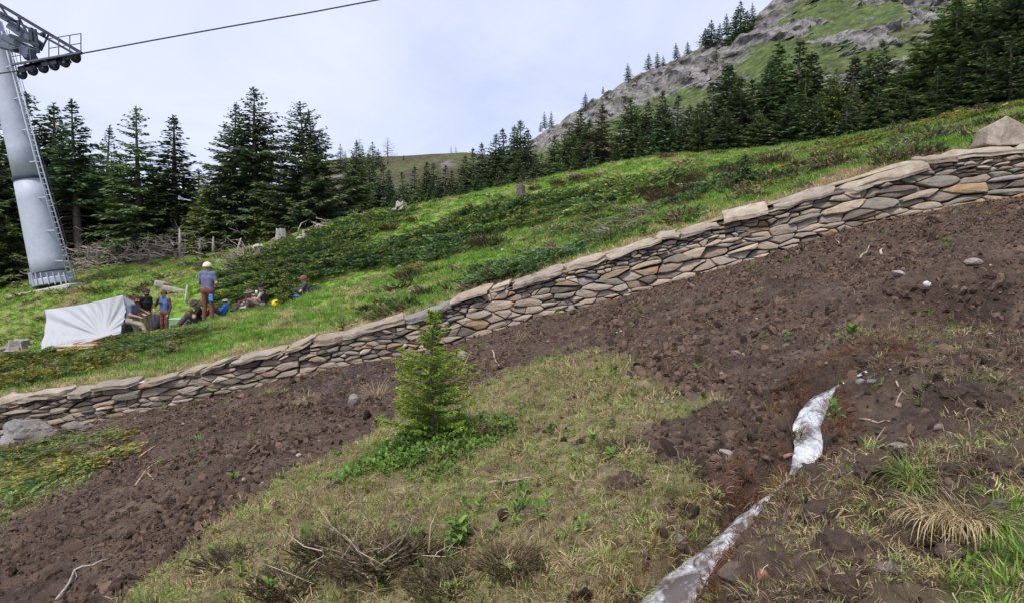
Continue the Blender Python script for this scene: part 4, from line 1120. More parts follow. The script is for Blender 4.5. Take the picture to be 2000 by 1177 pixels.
# lone small spruces
def small_spruce(px, py, top, seed, label, R=.36, f=hit_up, **kw):
    h = f(px, py); H = P(px, top, h[1])[2] - h[2] + .03
    tr, cr_ = spruce(seed, H=H, R=R * H, **kw)
    e = obj('young_spruce', None, label=label, cat='tree', loc=(h[0], h[1], h[2] - .03))
    obj('trunk', tr, e); obj('crown', cr_, e)
    return h, H
small_spruce(1455, 374, 302, 51, 'small lone spruce among shrubs above the wall', levels=24, per=8, tw=.18, tww=.02, sp=.045, R=.45, cols=MD, tipcol=(.09, .13, .035), z0=.02)
small_spruce(530, 580, 500, 52, 'small dark spruce at the juniper edge behind the seated man', levels=22, per=8, tw=.2, tww=.02, sp=.05, R=.42, cols=((.09, .14, .04), (.115, .165, .045)), tipcol=(.2, .23, .05), z0=.02)
small_spruce(562, 595, 505, 57, 'spindly yellow-green spruce sapling in front of the junipers', levels=22, per=8, tw=.17, tww=.02, sp=.05, R=.26, cols=((.14, .19, .045), (.18, .21, .05)), z0=.05)
# the young spruce on the lower slope: two parts, full skirt and thin bare leader
h = hit(low, 848, 862, 1.5, 13); ysH = P(838, 603, h[1])[2] - h[2]
YS = h
tr = MB(); top_x = -0.045
def ysax(z): return np.array([top_x * math.sin(z / ysH * 2.6) * 1.0 + .04 * (z / ysH), 0, z])
zt = np.linspace(-.03, ysH, 12); tr.tube([ysax(z) for z in zt], .020 * (1 - zt / ysH * .85) + .002, 7)
def ys_crown(seed):
    r = np.random.default_rng(seed); VV, FF, CC, n = [], [], [], 0
    cols = np.array([(.075, .125, .020), (.10, .15, .022), (.055, .095, .02), (.13, .165, .025)])
    ph = 0
    levels = []
    for f in (.08, .14, .21, .28, .35, .42, .49, .56, .62): levels += [(f + r.uniform(-.012, .012), 1) for _ in range(9)]
    for f, nb in ((.70, 5), (.745, 6), (.79, 5), (.84, 4), (.89, 4), (.935, 4), (.97, 4)): levels += [(f + r.uniform(-.008, .008), 1) for _ in range(nb)]
    for f, nb in levels:
        ph += 2.399 + r.uniform(-.35, .35)
        if f < .65: L = .33 * (1 - ((f - .30) / .46) ** 2 * .55) * r.uniform(.35, 1.28)
        elif f < .83: L = .10 * r.uniform(.6, 1.3)
        else: L = .045 * r.uniform(.6, 1.2)
        if math.cos(ph) < -.6 and f < .5: L *= 1.15
        dirh = np.array([math.cos(ph), math.sin(ph), 0]); lat = np.array([-dirh[1], dirh[0], 0])
        base = ysax(f * ysH); upk = (.10 + .35 * f + r.uniform(-.1, .15)) if f < .7 else .8
        nodes = max(3, int(L / .020)); t = (np.arange(nodes) + .5) / nodes
        pts = base + dirh * (L * t)[:, None]; pts[:, 2] += L * (upk * t - .30 * t + .35 * t * t)
        for j in range(nodes):
            for sg in (-1, 0, 1):
                if r.random() < .12: continue
                sl = .070 * (1.15 - .5 * t[j]) * r.uniform(.6, 1.25) if f < .65 else .035
                an = sg * r.uniform(.5, .95)
                d = unit(dirh * math.cos(an) + lat * math.sin(an) + np.array([0, 0, r.uniform(-.25, .30)]))
                m_ = 9                                     # needles along each shoot
                tt = np.linspace(.0, 1, m_); np_ = pts[j] + d * (sl * tt)[:, None]
                c = cols[r.integers(0, 4)] * r.uniform(.8, 1.3) * 1.8
                if t[j] > .62 and r.random() < .7: c = np.array((.27, .34, .05)) * r.uniform(.8, 1.15)
                for q in range(2):
                    nd = unit(d * 1.1 + r.normal(size=(m_, 3)) * .45 + np.array([0, 0, .12]))
                    V, Fc = strips(np_, nd, np.full(m_, .017) * r.uniform(.7, 1.2, m_), np.full(m_, .0042), unit(np.cross(nd, r.normal(size=(m_, 3)))), 0)
                    VV.append(V); FF.append(Fc + n); n += len(V)
                    CC.append(np.tile(c, (len(V), 1)))
    return mesh_np('crown', np.concatenate(VV), np.concatenate(FF), M['leaf'], False, np.concatenate(CC))
e = obj('young_spruce', None, label='bright green young spruce with a thin leader in front of the wall', cat='tree', loc=tuple(h))
obj('trunk', tr.mesh('trunk', M['bark'], True), e); obj('crown', ys_crown(5), e)

# broad leaved plants
def leafy(seed, n, L, w, cols, upright=.5, stems=0, lobes=False):
    r = np.random.default_rng(seed); mb = MB()
    for i in range(n):
        a = i * 2.399 + r.uniform(-.3, .3); d = np.array([math.cos(a), math.sin(a), 0]); sd = np.array([-d[1], d[0], 0])
        l = L * r.uniform(.6, 1.1); el = upright * r.uniform(.5, 1.4)
        p0 = np.array([0, 0, (r.random() * stems) if stems else 0]) + d * .01
        V = []; m_ = 5
        for k in range(m_ + 1):
            t = k / m_; ww = w * r.uniform(.85, 1.1) * math.sin(math.pi * min(1, .08 + t * .92)) ** .8
            p = p0 + d * l * t * math.cos(el) + np.array([0, 0, 1]) * l * (math.sin(el) * t - .45 * t * t)
            V += [p - sd * ww + np.array([0, 0, ww * .35]), p, p + sd * ww + np.array([0, 0, ww * .35])]
        Fc = []
        for k in range(m_):
            for c_ in (0, 1): Fc.append((3 * k + c_, 3 * k + c_ + 1, 3 * k + c_ + 4, 3 * k + c_ + 3))
        mb.add(V, Fc, np.array(cols[r.integers(len(cols))]) * r.uniform(.8, 1.15))
    return mb.mesh('leaves', M['leaf'], True)
HB = [(.115, .215, .035), (.15, .26, .045), (.085, .165, .03)]
for i in range(5): template('herb', leafy(200 + i, 8 + i, .05 + .008 * i, .006 + .0015 * i, HB, .5 + .15 * i, .05 + .01 * i))
for i in range(2): template('flower', leafy(210 + i, 6, .012, .005, [(.75, .6, .03)], .5, .01))
# herbs crowding round the foot of the young spruce
r = np.random.default_rng(31)
a = r.uniform(0, 6.283, 1500); rad = np.sqrt(r.random(1500)) * .60 * (1 + .7 * fbm(np.cos(a) * 1.5, np.sin(a) * 1.5, 4.4, 2)) * r.uniform(.6, 1.25, 1500)
X = YS[0] - .04 + np.cos(a) * rad * 1.0; Y = YS[1] - .12 + np.sin(a) * rad * .85
scatter('herbs', 'herb', place(X, Y), r.uniform(.30, .95, 1500), 'dense green herbs round the foot of the young spruce', 'herbs', .3, 33)
X, Y, r = cand(9000, 35); mk = low_masks(X, Y); nn_ = fbm(X * 1.1, Y * 1.1, 55, 3)
k = (r.random(len(X)) < mk['cent'] * (.05 + .5 * sstep(.1, .3, nn_)) * (1 + (Y < 4.5)) + .012 + .12 * mk['green'])
sd_, sw2 = stream_dist(X, Y); k &= sd_ > sw2 + .04
scatter('scattered_herbs', 'herb', place(X[k], Y[k]), r.uniform(.4, 1.1, k.sum()), 'small green herbs scattered over the lower slope', 'herbs', .3, 36)
k = r.integers(0, len(X), 60); pf = place(X[k], Y[k]); pf = pf[low_masks(pf[:, 0], pf[:, 1])['cent'] > .5]; pf[:, 2] += .03
scatter('yellow_flowers', 'flower', pf, np.full(len(pf), .9), 'tiny yellow flowers in the worn turf', 'flowers', .4, 38)
def plant(px, py, seed, n, L, w, label, f, up_=.8, stems=0, cols=HB, name='leafy_herb', cat='plant'):
    h = f(px, py)
    obj(name, leafy(seed, n, L, w, cols, up_, stems), label=label, cat=cat, loc=tuple(h - np.array([0, 0, .005])))
fl = lambda a, b: hit(low, a, b, 1.5, 13)
BRT = [(.08, .20, .022), (.10, .24, .03), (.07, .165, .02)]
for px, py, sd0, n, L, w, lb in [(1345, 438, 1, 12, .34, .05, 'bright green dock plant behind the wall right of the grey shrubs'), (1365, 428, 6, 10, .30, .045, 'second dock plant touching the bright one behind the wall'), (1255, 462, 2, 11, .32, .05, 'bright green dock plant close behind the wall cap'), (1160, 462, 3, 8, .30, .05, 'upright dock plant left of the dead twigs'), (1118, 500, 4, 9, .2, .035, 'small dock plant just above the wall cap')]:
    plant(px, py, sd0, n, L, w, lb, hit_up, 1.0, 0, BRT, 'dock_plant')
for px, py, sd0, n, L, w, st, lb in [(895, 1075, 11, 34, .11, .017, .16, 'tall leafy green herb among straw on the lower slope'), (905, 1045, 12, 22, .08, .013, .12, 'leafy herb behind the tall one'), (612, 1100, 13, 8, .10, .014, .04, 'pale green herb with narrow leaves beside heather'), (660, 890, 14, 12, .09, .015, .03, 'green herb on the edge of the bare earth'), (455, 938, 15, 16, .10, .014, .05, 'green herb growing alone in the bare earth'), (1630, 828, 16, 14, .10, .016, .12, 'bright green herb beside the stream'), (1665, 655, 17, 16, .14, .02, .10, 'green herb on dark earth above the stream'), (1362, 722, 18, 8, .13, .02, .05, 'small green herb alone in dark earth near the centre'), (1195, 900, 19, 9, .10, .017, .06, 'bright herb at the rim of the turf'), (740, 822, 20, 10, .12, .018, .05, 'pale herb at the left of the young spruce foot'), (1885, 1105, 21, 10, .05, .010, .02, 'small clover-like herb at the edge of the green grass'), (935, 690, 22, 12, .10, .012, .25, 'thin yellowish seedling right of the young spruce')]:
    plant(px, py, sd0, n, L, w, lb, fl, .9, st, HB if 'yellowish' not in lb else [(.12, .14, .03)])
# tussocks
def tussock(px, py, seed, h, n, label, cols=DRY, f=fl, lean=2.2, spread=.08, w=.006):
    p = f(px, py)
    obj('grass_tussock', blades(seed, n, h, spread, lean, w, cols, 6, .75), label=label, cat='grass tussock', loc=tuple(p - np.array([0, 0, .01])))
tussock(738, 775, 1, .34, 260, 'round straw-coloured tussock left of the young spruce', DRY, spread=.10)
tussock(600, 785, 2, .26, 180, 'drooping straw tussock on wet earth under the wall', DRY + OLV[:1])
tussock(522, 768, 3, .24, 130, 'small olive tussock close under the wall', DRY[:2] + OLV)
tussock(448, 786, 4, .16, 80, 'little yellow tussock at the edge of the earth under the wall', OLV + DRY[:1])
tussock(1050, 650, 5, .22, 120, 'brown tussock against the wall foot', BRN + DRY[1:2])
tussock(1020, 660, 15, .16, 90, 'tan tussock beside the brown one at the wall foot', DRY)
tussock(1850, 1000, 6, .19, 420, 'big drooping straw tussock right of the stream', DRY, spread=.13, w=.0032, lean=3.0)
tussock(1900, 1000, 16, .16, 240, 'straw tussock merged with the big drooping one', DRY, spread=.10, w=.003, lean=3.0)
tussock(1775, 925, 7, .16, 150, 'yellow-green tussock above the big straw one', GRN2 + OLV[:1], spread=.06, w=.005)
tussock(1800, 945, 17, .14, 110, 'fresh green tussock beside the yellow-green one', GREEN + GRN2[:1], spread=.05, w=.005)
tussock(1710, 985, 8, .12, 90, 'small green and straw tussock left of the big one', GRN2 + DRY[:2], spread=.05, w=.004)
tussock(1425, 900, 9, .10, 70, 'tan tussock on the stream bank', DRY + OLV[:1], w=.004)
tussock(1120, 1120, 10, .15, 160, 'hanging straw tussock at the bottom of the turf', DRY, spread=.07, w=.0035)
tussock(1190, 1090, 18, .14, 140, 'straw tussock near the lower stream bank', DRY + OLV[:1], spread=.07, w=.0035)
tussock(975, 1110, 19, .14, 140, 'straw tussock beside the brown heather clump', DRY, spread=.06, w=.0035)
tussock(1100, 705, 20, .14, 110, 'yellowish tussock on the turf top near the earth', OLV + DRY[:1], spread=.09)
tussock(1940, 640, 21, .15, 80, 'yellow tussock in the dark hollow at the right', DRY + OLV[:1])
tussock(1545, 850, 22, .16, 110, 'rusty tussock hanging over the stream bend', BRN + DRY[:1] + OLV[:1], w=.005)
tussock(1480, 975, 23, .13, 120, 'tan tussock over the narrow part of the stream', DRY + OLV[:1], w=.004)
# ------------------------------------------------------------------ chairlift tower
M['galv'] = mat_col('galvanised', 0.55, 3.0, 0.10, 0.05, 30, col=(0.36, 0.385, 0.46), spec=0.4, metal=0.0)
M['galv2'] = mat_col('galvanised_arm', 0.6, 6.0, 0.2, 0, col=(0.085, 0.10, 0.135), spec=0.4, metal=0.0)
M['steel'] = mat_col('dark_steel', 0.6, 6.0, 0.25, 0, col=(0.028, 0.033, 0.047), spec=0.3)
M['rubber'] = mat_col('rubber', 0.8, 6.0, 0.2, 0, col=(0.014, 0.014, 0.02), spec=0.2)
M['concrete'] = mat_col('concrete', 0.9, 6.0, 0.2, 0.3, 30, col=(0.40, 0.39, 0.37), spec=0.2)
TY = 32.0
tb = P(103, 556, TY); tt = P(-17, 45, TY)
tow = obj('lift_tower', None, label='grey tubular chairlift tower with ladder and sheaves beside the spruces', cat='lift tower', loc=tuple(tb))
def tl(p): return np.array(p, float) - tb
axd = unit(tt - tb)
def tw_(k): return tb + (tt - tb) * k
def ringpts(c, rr, ax, n=28):
    a = unit(np.cross(ax, [0, 1, 0])); b_ = np.cross(ax, a)
    th = np.arange(n) * 2 * math.pi / n
    return c + rr * (np.cos(th)[:, None] * a + np.sin(th)[:, None] * b_)
def shaft(name, k0, k1, r0, r1, mat, parent=tow, n=32):
    mb = MB(); kk = np.linspace(k0, k1, 6); mb.tube([tl(tw_(k)) for k in kk], np.linspace(r0, r1, 6), n)
    return obj(name, mb.mesh(name, mat, False), parent)
def smooth_sides(o):
    for p in o.data.polygons: p.use_smooth = len(p.vertices) == 4
kfl = (556 - 348) / (556 - 45.)
smooth_sides(shaft('base_ring', 0.0, .025, .80, .80, M['galv']))
smooth_sides(shaft('lower_shaft', .024, kfl, .76, .585, M['galv']))
smooth_sides(shaft('flange', kfl - .004, kfl + .006, .64, .64, M['steel']))
smooth_sides(shaft('upper_shaft', kfl + .005, 1.0, .575, .44, M['galv']))
smooth_sides(shaft('collar', .045, .050, .80, .80, M['steel']))
for i in range(22):                                    # stiffeners round the foot
    a = i * 2 * math.pi / 22; o_ = np.array([math.cos(a), math.sin(a), 0])
    mb = MB(); p0 = tl(tw_(.002)) + o_ * .83; p1 = tl(tw_(.047)) + o_ * .80
    mb.bar(p0, p1, .035, .10, up=o_); obj('stiffener', mb.mesh('stiffener', M['galv']), tow)
fnd = P(82, 566, TY - .6)
mb = MB(); mb.box(tl(fnd + np.array([.3, .9, -.36])), (2.9, 2.9, .8), Matrix.Rotation(-.2, 3, 'Y'))
o_ = obj('foundation', mb.mesh('foundation', M['concrete']), tow); bv = o_.modifiers.new('bevel', 'BEVEL'); bv.width = .04
# ladder
lad = obj('ladder', None, tow)
R0 = [P(135, 549, TY - .75), P(66, 300, TY - .6), P(3, 62, TY - .5)]; R1 = [P(145, 546, TY - .75), P(75, 300, TY - .6), P(12, 60, TY - .5)]
for nm, rl in (('rail', R0), ('rail', R1)):
    mb = MB(); mb.tube([tl(p) for p in rl], .032, 8); obj(nm, mb.mesh(nm, M['galv'], True), lad)
def along(rl, t):
    return rl[0] + (rl[1] - rl[0]) * (t / .5) if t < .5 else rl[1] + (rl[2] - rl[1]) * ((t - .5) / .5)
for i in range(46):
    t = (i + .5) / 46; mb = MB(); mb.tube([tl(along(R0, t)), tl(along(R1, t))], .014, 6)
    obj('rung', mb.mesh('rung', M['galv']), lad)
for t in (.08, .2, .33, .47, .6, .73, .86):
    p = along(R0, t); k = (p[2] - tb[2]) / (tt[2] - tb[2]); mb = MB(); mb.bar(tl(p), tl(tw_(k)), .05); obj('bracket', mb.mesh('bracket', M['galv']), lad)
# safety cable beside the ladder
mb = MB(); mb.tube([tl(p + np.array([.16, -.05, 0])) for p in R1], .012, 5); obj('fall_arrest_line', mb.mesh('fall_arrest_line', M['steel']), tow)
# head: crossarm, sheave train, catwalk, working frame
HY = 30.6
def hp(px, py, dy=0.0): return tl(P(px, py, HY + dy))
mb = MB(); mb.bar(hp(-30, 52, 2.2), hp(62, 106, -.2), .34, .42); obj('crossarm', mb.mesh('crossarm', M['galv2']), tow)
mb = MB(); mb.bar(hp(-40, 20, 1.4), hp(-22, 62, 1.2), .3); mb.bar(hp(-34, 10, 1.2), hp(20, 40, .4), .22, .26); obj('head_plate', mb.mesh('head_plate', M['galv2']), tow)
for n_, a, b_, w in (('working_frame', (-30, -8), (160, 105), .10), ('working_frame', (-30, 8), (150, 108), .07), ('frame_post', (68, 58), (75, 104), .09), ('frame_post', (37, 40), (34, 62), .08), ('frame_post', (60, 55), (62, 82), .12), ('frame_brace', (20, 70), (78, 90), .12), ('frame_brace', (2, 32), (34, 42), .06), ('lift_beam', (2, 30), (40, 48), .07)):
    mb = MB(); mb.bar(hp(*a, -.1), hp(*b_, -.1), w, w * 1.3); obj(n_, mb.mesh(n_, M['steel']), tow)
for n_, a, b_, w in (('working_frame', (-30, -8), (158, 103), .09), ('frame_post', (68, 58), (75, 104), .08), ('frame_brace', (36, 34), (68, 92), .06), ('frame_brace', (0, 12), (30, 52), .06), ('frame_brace', (96, 66), (80, 100), .05)):
    mb = MB(); mb.bar(hp(*a, .75), hp(*b_, .75), w, w * 1.3); obj(n_, mb.mesh(n_, M['steel']), tow)
for a in ((20, 23), (55, 44), (90, 65), (125, 85)):
    mb = MB(); mb.bar(hp(*a, -.1), hp(*a, .75), .06); obj('frame_tie', mb.mesh('frame_tie', M['steel']), tow)
for (x0, y0_), (x1, y1_), w in (((22, 50), (78, 90), .34), ((10, 74), (66, 100), .30), ((50, 98), (62, 116), .36), ((-6, 88), (40, 100), .22)):
    mb = MB(); mb.bar(hp(x0, y0_, .3), hp(x1, y1_, .3), .5, w); o_ = obj('arm_box', mb.mesh('arm_box', M['galv2']), tow); bv = o_.modifiers.new('bevel', 'BEVEL'); bv.width = .03
for a in ((84, 68), (30, 96)):
    mb = MB(); mb.tube([hp(*a, -.3), hp(*a, .1)], .11, 12); obj('pulley', mb.mesh('pulley', M['steel'], True), tow)
# catwalk
def cw(t, dpx=0): return (22 + (158 - 22) * t + dpx, 127 + (103 - 127) * t)
cwk = obj('catwalk', None, tow)
for dyy in (-.55, -.25, .1, .4):
    a, b_ = cw(0), cw(1); mb = MB(); mb.bar(hp(a[0], a[1], dyy), hp(b_[0], b_[1], dyy), .10, .07); obj('plank', mb.mesh('plank', M['galv2']), cwk)
for t in np.linspace(0.02, .99, 9):
    a = cw(t); mb = MB(); mb.bar(hp(a[0], a[1] + 2, -.6), hp(a[0], a[1] + 2, .45), .07, .05); obj('cross_bar', mb.mesh('cross_bar', M['steel']), cwk)
for dyy in (-.58, .45):
    for t in (.54, .68, .84, 1.0):
        a = cw(t); mb = MB(); mb.tube([hp(a[0], a[1], dyy), hp(a[0], a[1] - 39 + 2 * t, dyy)], .022, 6); obj('railing_post', mb.mesh('railing_post', M['galv2']), cwk)
    for hgt in (39, 20):
        a, b_ = cw(.54), cw(1.0); mb = MB(); mb.tube([hp(a[0], a[1] - hgt + 1, dyy), hp(b_[0], b_[1] - hgt + 2, dyy)], .02, 6); obj('railing_bar', mb.mesh('railing_bar', M['galv2']), cwk)
    for t in (.0, .14, .28):
        a = cw(t); mb = MB(); mb.tube([hp(a[0], a[1], dyy), hp(a[0] - 3, a[1] - 30, dyy)], .02, 6); obj('railing_post', mb.mesh('railing_post', M['galv2']), cwk)
    for hgt in (30, 15):
        a, b_ = cw(0), cw(.28); mb = MB(); mb.tube([hp(a[0] - 3, a[1] - hgt, dyy), hp(b_[0] - 3, b_[1] - hgt, dyy)], .018, 6); obj('railing_bar', mb.mesh('railing_bar', M['galv2']), cwk)
for hgt in (39, 20):
    a = cw(1.0); mb = MB(); mb.tube([hp(a[0], a[1] - hgt + 2, -.58), hp(a[0], a[1] - hgt + 2, .45)], .02, 6); obj('railing_bar', mb.mesh('railing_bar', M['galv2']), cwk)
# sheaves with rocker beams
trn = obj('sheave_train', None, tow)
shv = [(43, 146), (64, 139), (85, 134), (106, 129), (127, 123), (148, 114)]
mb0 = MB(); th = np.arange(20) * 2 * math.pi / 20
mb0.tube([(0, -.07, 0), (0, -.065, 0), (0, .065, 0), (0, .07, 0)], [.17, .205, .205, .17], 20); sh_me = mb0.mesh('sheave', M['rubber'], True)
mb0 = MB(); mb0.tube([(0, -.09, 0), (0, .09, 0)], .07, 10); hub_me = mb0.mesh('hub', M['galv2'], True)
for a, b_ in shv:
    s_ = obj('sheave', sh_me, trn, loc=tuple(hp(a, b_, -.1))); obj('hub', hub_me, s_)
for i in (0, 2, 4):
    a, b_ = shv[i], shv[i + 1]
    for dyy in (-.22, .02):
        mb = MB(); mb.bar(hp(a[0] - 4, a[1] - 7, dyy), hp(b_[0] + 4, b_[1] - 7, dyy), .03, .16); obj('rocker_beam', mb.mesh('rocker_beam', M['steel']), trn)
for a, b_ in (((50, 132), (140, 108)), ((36, 136), (88, 124)), ((94, 122), (156, 106))):
    mb = MB(); mb.bar(hp(*a, -.1), hp(*b_, -.1), .10, .2); obj('main_rocker', mb.mesh('main_rocker', M['steel']), trn)
for a in (48, 60, 80, 95, 112, 130, 144):
    f = (a - 22) / 136.; mb = MB(); mb.bar(hp(a, 127 - 24 * f + 3, -.1), hp(a + 8, 127 - 24 * f + 16, -.1), .06, .12); obj('hanger', mb.mesh('hanger', M['galv2']), trn)
# ropes
pts = [P(-120, 160, HY - .1), P(43, 138, HY - .1), P(106, 121, HY - .1), P(160, 105, HY - .1)]
for px, py, yy in ((300, 79, 30.6), (450, 52, 30.4), (600, 26, 30.2), (760, -4, 30), (1000, -52, 30), (1400, -140, 30)): pts.append(P(px, py, yy))
mb = MB(); mb.tube(pts, .030, 6); obj('haul_rope', mb.mesh('haul_rope', M['steel'], True), label='dark steel haul rope running from the lift tower across the sky', cat='cable')

# ------------------------------------------------------------------ stumps, dead wood
def stump(px, py, w_px, h_px, seed, col, label, roots=5, f=hit_up):
    h = f(px, py); k = h[1] / F_PX; R = w_px * k / 2; H = h_px * k
    r = np.random.default_rng(seed); n = 18; th = np.arange(n) * 2 * math.pi / n
    e = obj('tree_stump', None, label=label, cat='tree stump', loc=tuple(h - np.array([0, 0, .05])))
    V = []; zs = [0, .15, .45, .8, 1.0]; rs = [1.35, 1.1, .95, .9, .88]
    fl_ = .12 * np.sin(th * 5 + seed) + r.normal(size=n) * .05
    for i, (z, q) in enumerate(zip(zs, rs)):
        rr = R * (q + fl_ * (1.2 - .6 * z)); zz = H * z + (r.normal(size=n) * .10 * H if i == 4 else 0)
        V.append(np.stack([rr * np.cos(th), rr * np.sin(th), zz + 0 * th], 1))
    V = np.concatenate(V + [np.array([[0, 0, H * .9]])]); m = 4 * n
    Fc = [(i * n + j, i * n + (j + 1) % n, (i + 1) * n + (j + 1) % n, (i + 1) * n + j) for i in range(4) for j in range(n)]
    obj('bole', mesh_np('bole', V, Fc, M['deadwood'], False, np.array(col)), e)
    obj('cut_face', mesh_np('cut_face', np.concatenate([V[m:m + n], V[-1:]]) + np.array([0, 0, .002]), [(j, (j + 1) % n, n) for j in range(n)], M['deadwood'], False, np.array(col) * 1.35), e)
    for j in range(roots):
        a = j * 6.283 / roots + r.uniform(-.4, .4); L = R * r.uniform(1.6, 2.6); mb = MB()
        mb.tube([(math.cos(a) * R * .6, math.sin(a) * R * .6, H * .25), (math.cos(a) * L * .75, math.sin(a) * L * .75, .06), (math.cos(a + .2) * L, math.sin(a + .2) * L, -.06)], [R * .3, R * .18, R * .06], 6, np.array(col))
        obj('root', mb.mesh('root', M['deadwood'], True), e)
    return h
GRYW = (.27, .25, .24)
stump(783, 411, 22, 17, 1, (.33, .31, .31), 'pale weathered stump standing on the meadow crest')
stump(1017, 382, 17, 20, 2, (.10, .085, .085), 'dark narrow stump near the meadow crest')
stump(605, 440, 32, 18, 3, GRYW, 'wide grey stump on the dead mound left of the junipers')
stump(549, 468, 20, 22, 4, GRYW, 'split grey stump below the wide grey one')
stump(36, 680, 38, 20, 5, (.22, .20, .19), 'grey tilted stump in the grass left of the tarp')
stump(597, 460, 14, 12, 6, (.30, .26, .23), 'small pale stump between two grey ones')
def sticks(name, c, spread, n, L, rad, seed, col, label, cat, az=None, el=.25, kind=None, f=up, split=True):
    """a heap of dead branches; the branches one can tell apart are parts"""
    r = np.random.default_rng(seed); c = np.array(c)
    e = obj(name, None, label=label, cat=cat, loc=tuple(c))
    mb = MB()
    for i in range(n):
        q = r.normal(size=2) * np.array(spread); a = (r.uniform(0, 6.283) if az is None else az + r.normal() * .45 + (math.pi if r.random() < .4 else 0))
        l = L * r.uniform(.4, 1.2); ee = abs(r.normal()) * el
        z = float(f(np.array([c[0] + q[0]]), np.array([c[1] + q[1]]))[0]) - c[2] + .02 + r.random() ** 2 * .55 * L
        p0 = np.array([q[0], q[1], z]); d = np.array([math.cos(a) * math.cos(ee), math.sin(a) * math.cos(ee), math.sin(ee)])
        p2 = p0 + d * l; pm = (p0 + p2) / 2 + r.normal(size=3) * .08 * l
        m_ = MB() if (split and i % 4 == 0) else mb
        cc_ = np.array(col) * r.uniform(.6, 1.3)
        m_.tube([p0, pm, p2], [rad, rad * .75, rad * .25], 5, cc_)
        for t_ in range(2):
            b0 = p0 + (p2 - p0) * r.uniform(.3, .8); m_.tube([b0, b0 + (d * .5 + r.normal(size=3) * .5) * l * .35], [rad * .5, rad * .15], 4, cc_, caps=False)
        if m_ is not mb: obj('branch', m_.mesh('branch', M['deadwood'], True), e)
    obj('twigs', mb.mesh('twigs', M['deadwood'], True), e, kind='stuff')
    return e
DW = (.30, .25, .22)
for px, py, sp, n, L, sd0, lb in [(250, 512, (1.7, .8), 130, 1.7, 1, 'heap of grey dead branches under the spruces beside the lift tower'), (345, 495, (1.3, .7), 130, 1.6, 2, 'heap of brown dead branches around the thin dead trunk'), (180, 523, (1.4, .6), 90, 1.7, 3, 'flat heap of dead branches just right of the ladder foot'), (20, 560, (1.6, .6), 30, 1.2, 4, 'scattered dead branches behind the lift tower foot'), (660, 440, (.8, .5), 18, .9, 6, 'dead branches lying right of the wide grey stump'), (430, 490, (1.0, .5), 26, 1.1, 7, 'dead branches at the foot of the bare trunks')]:
    h = hit_up(px, py); sticks('brush_pile', h, sp, n, L, 0.03, sd0, DW, lb, 'brushwood')
h = hit_up(483, 522); sticks('root_plate', h + np.array([0, 0, .1]), (.35, .25), 70, .9, .02, 15, (.33, .27, .23), 'fan of pale dead roots beside the junipers', 'dead roots', az=None, el=.9)
h = hit_up(450, 530); sticks('brush_pile', h, (.25, .15), 6, .9, .02, 17, (.36, .32, .26), 'few pale crossed sticks in grass behind the standing man', 'brushwood', el=.4)
h = hit_up(1200, 465); sticks('brush_pile', h, (.4, .25), 22, .9, .008, 18, (.22, .18, .16), 'grey dead twigs among heath above the wall', 'brushwood', az=2.6, el=.35)
# bare standing trunks under the lit spruce
def snag(px, py, top, w, seed, label, lean=0.0, col=(.27, .25, .235)):
    h = hit_up(px, py); H = P(px, top, h[1])[2] - h[2]; r = np.random.default_rng(seed); mb = MB()
    mb.tube([(0, 0, -.1), (lean * .5, 0, H * .5), (lean, 0, H)], [w, w * .8, w * .4], 8, np.array(col))
    for i in range(5):
        z = r.uniform(.3, .9) * H; a = r.uniform(0, 6.28); mb.tube([(lean * z / H, 0, z), (math.cos(a) * .3, math.sin(a) * .3, z + r.uniform(-.1, .15))], [w * .3, .004], 4, np.array(col), caps=False)
    obj('dead_trunk', mb.mesh('dead_trunk', M['deadwood'], True), label=label, cat='dead tree', loc=tuple(h))
snag(352, 502, 447, .09, 1, 'thin grey dead trunk standing in the brown branch heap')
snag(391, 498, 466, .10, 2, 'short pale trunk under the yellow-green spruce')
snag(417, 494, 462, .10, 3, 'pale trunk right of the short one under the green spruce')
snag(480, 478, 448, .12, 4, 'pale trunk foot under the tall merged spruces')
snag(462, 492, 465, .05, 5, 'thin bent pale stick rising behind the root fan', .25, (.38, .35, .31))
# pale stake and scraps of wood in the meadow
h = hit_up(360, 590); hh = P(366, 557, h[1])
mb = MB(); mb.tube([(0, 0, -.1), hh - h], .03, 6); obj('stake', mb.mesh('stake', mat_col('pale_wood', .8, 10, .2, col=(.55, .53, .48))), label='thin white stake leaning in the grass behind the people', cat='stake', loc=tuple(h))
def block(px, py, size, rotz, col, label, name='log_piece', cat='wood', f=hit_up):
    h = f(px, py); mb = MB(); mb.box((0, 0, size[2] / 2), size, Matrix.Rotation(rotz, 3, 'Z') @ Matrix.Rotation(.2, 3, 'Y'), np.array(col))
    o = obj(name, mb.mesh(name, M['deadwood']), label=label, cat=cat, loc=tuple(h - np.array([0, 0, .04]))); b = o.modifiers.new('bevel', 'BEVEL'); b.width = min(size) * .25; b.segments = 2
block(313, 560, (.45, .3, .28), .4, (.30, .28, .27), 'grey log piece in the grass behind the people')
block(348, 570, (1.2, .28, .18), -.1, (.27, .25, .20), 'long pale log lying behind the person in the blue vest')
block(335, 556, (.6, .2, .1), .3, (.22, .17, .12), 'brown plank scrap near the grey log piece')
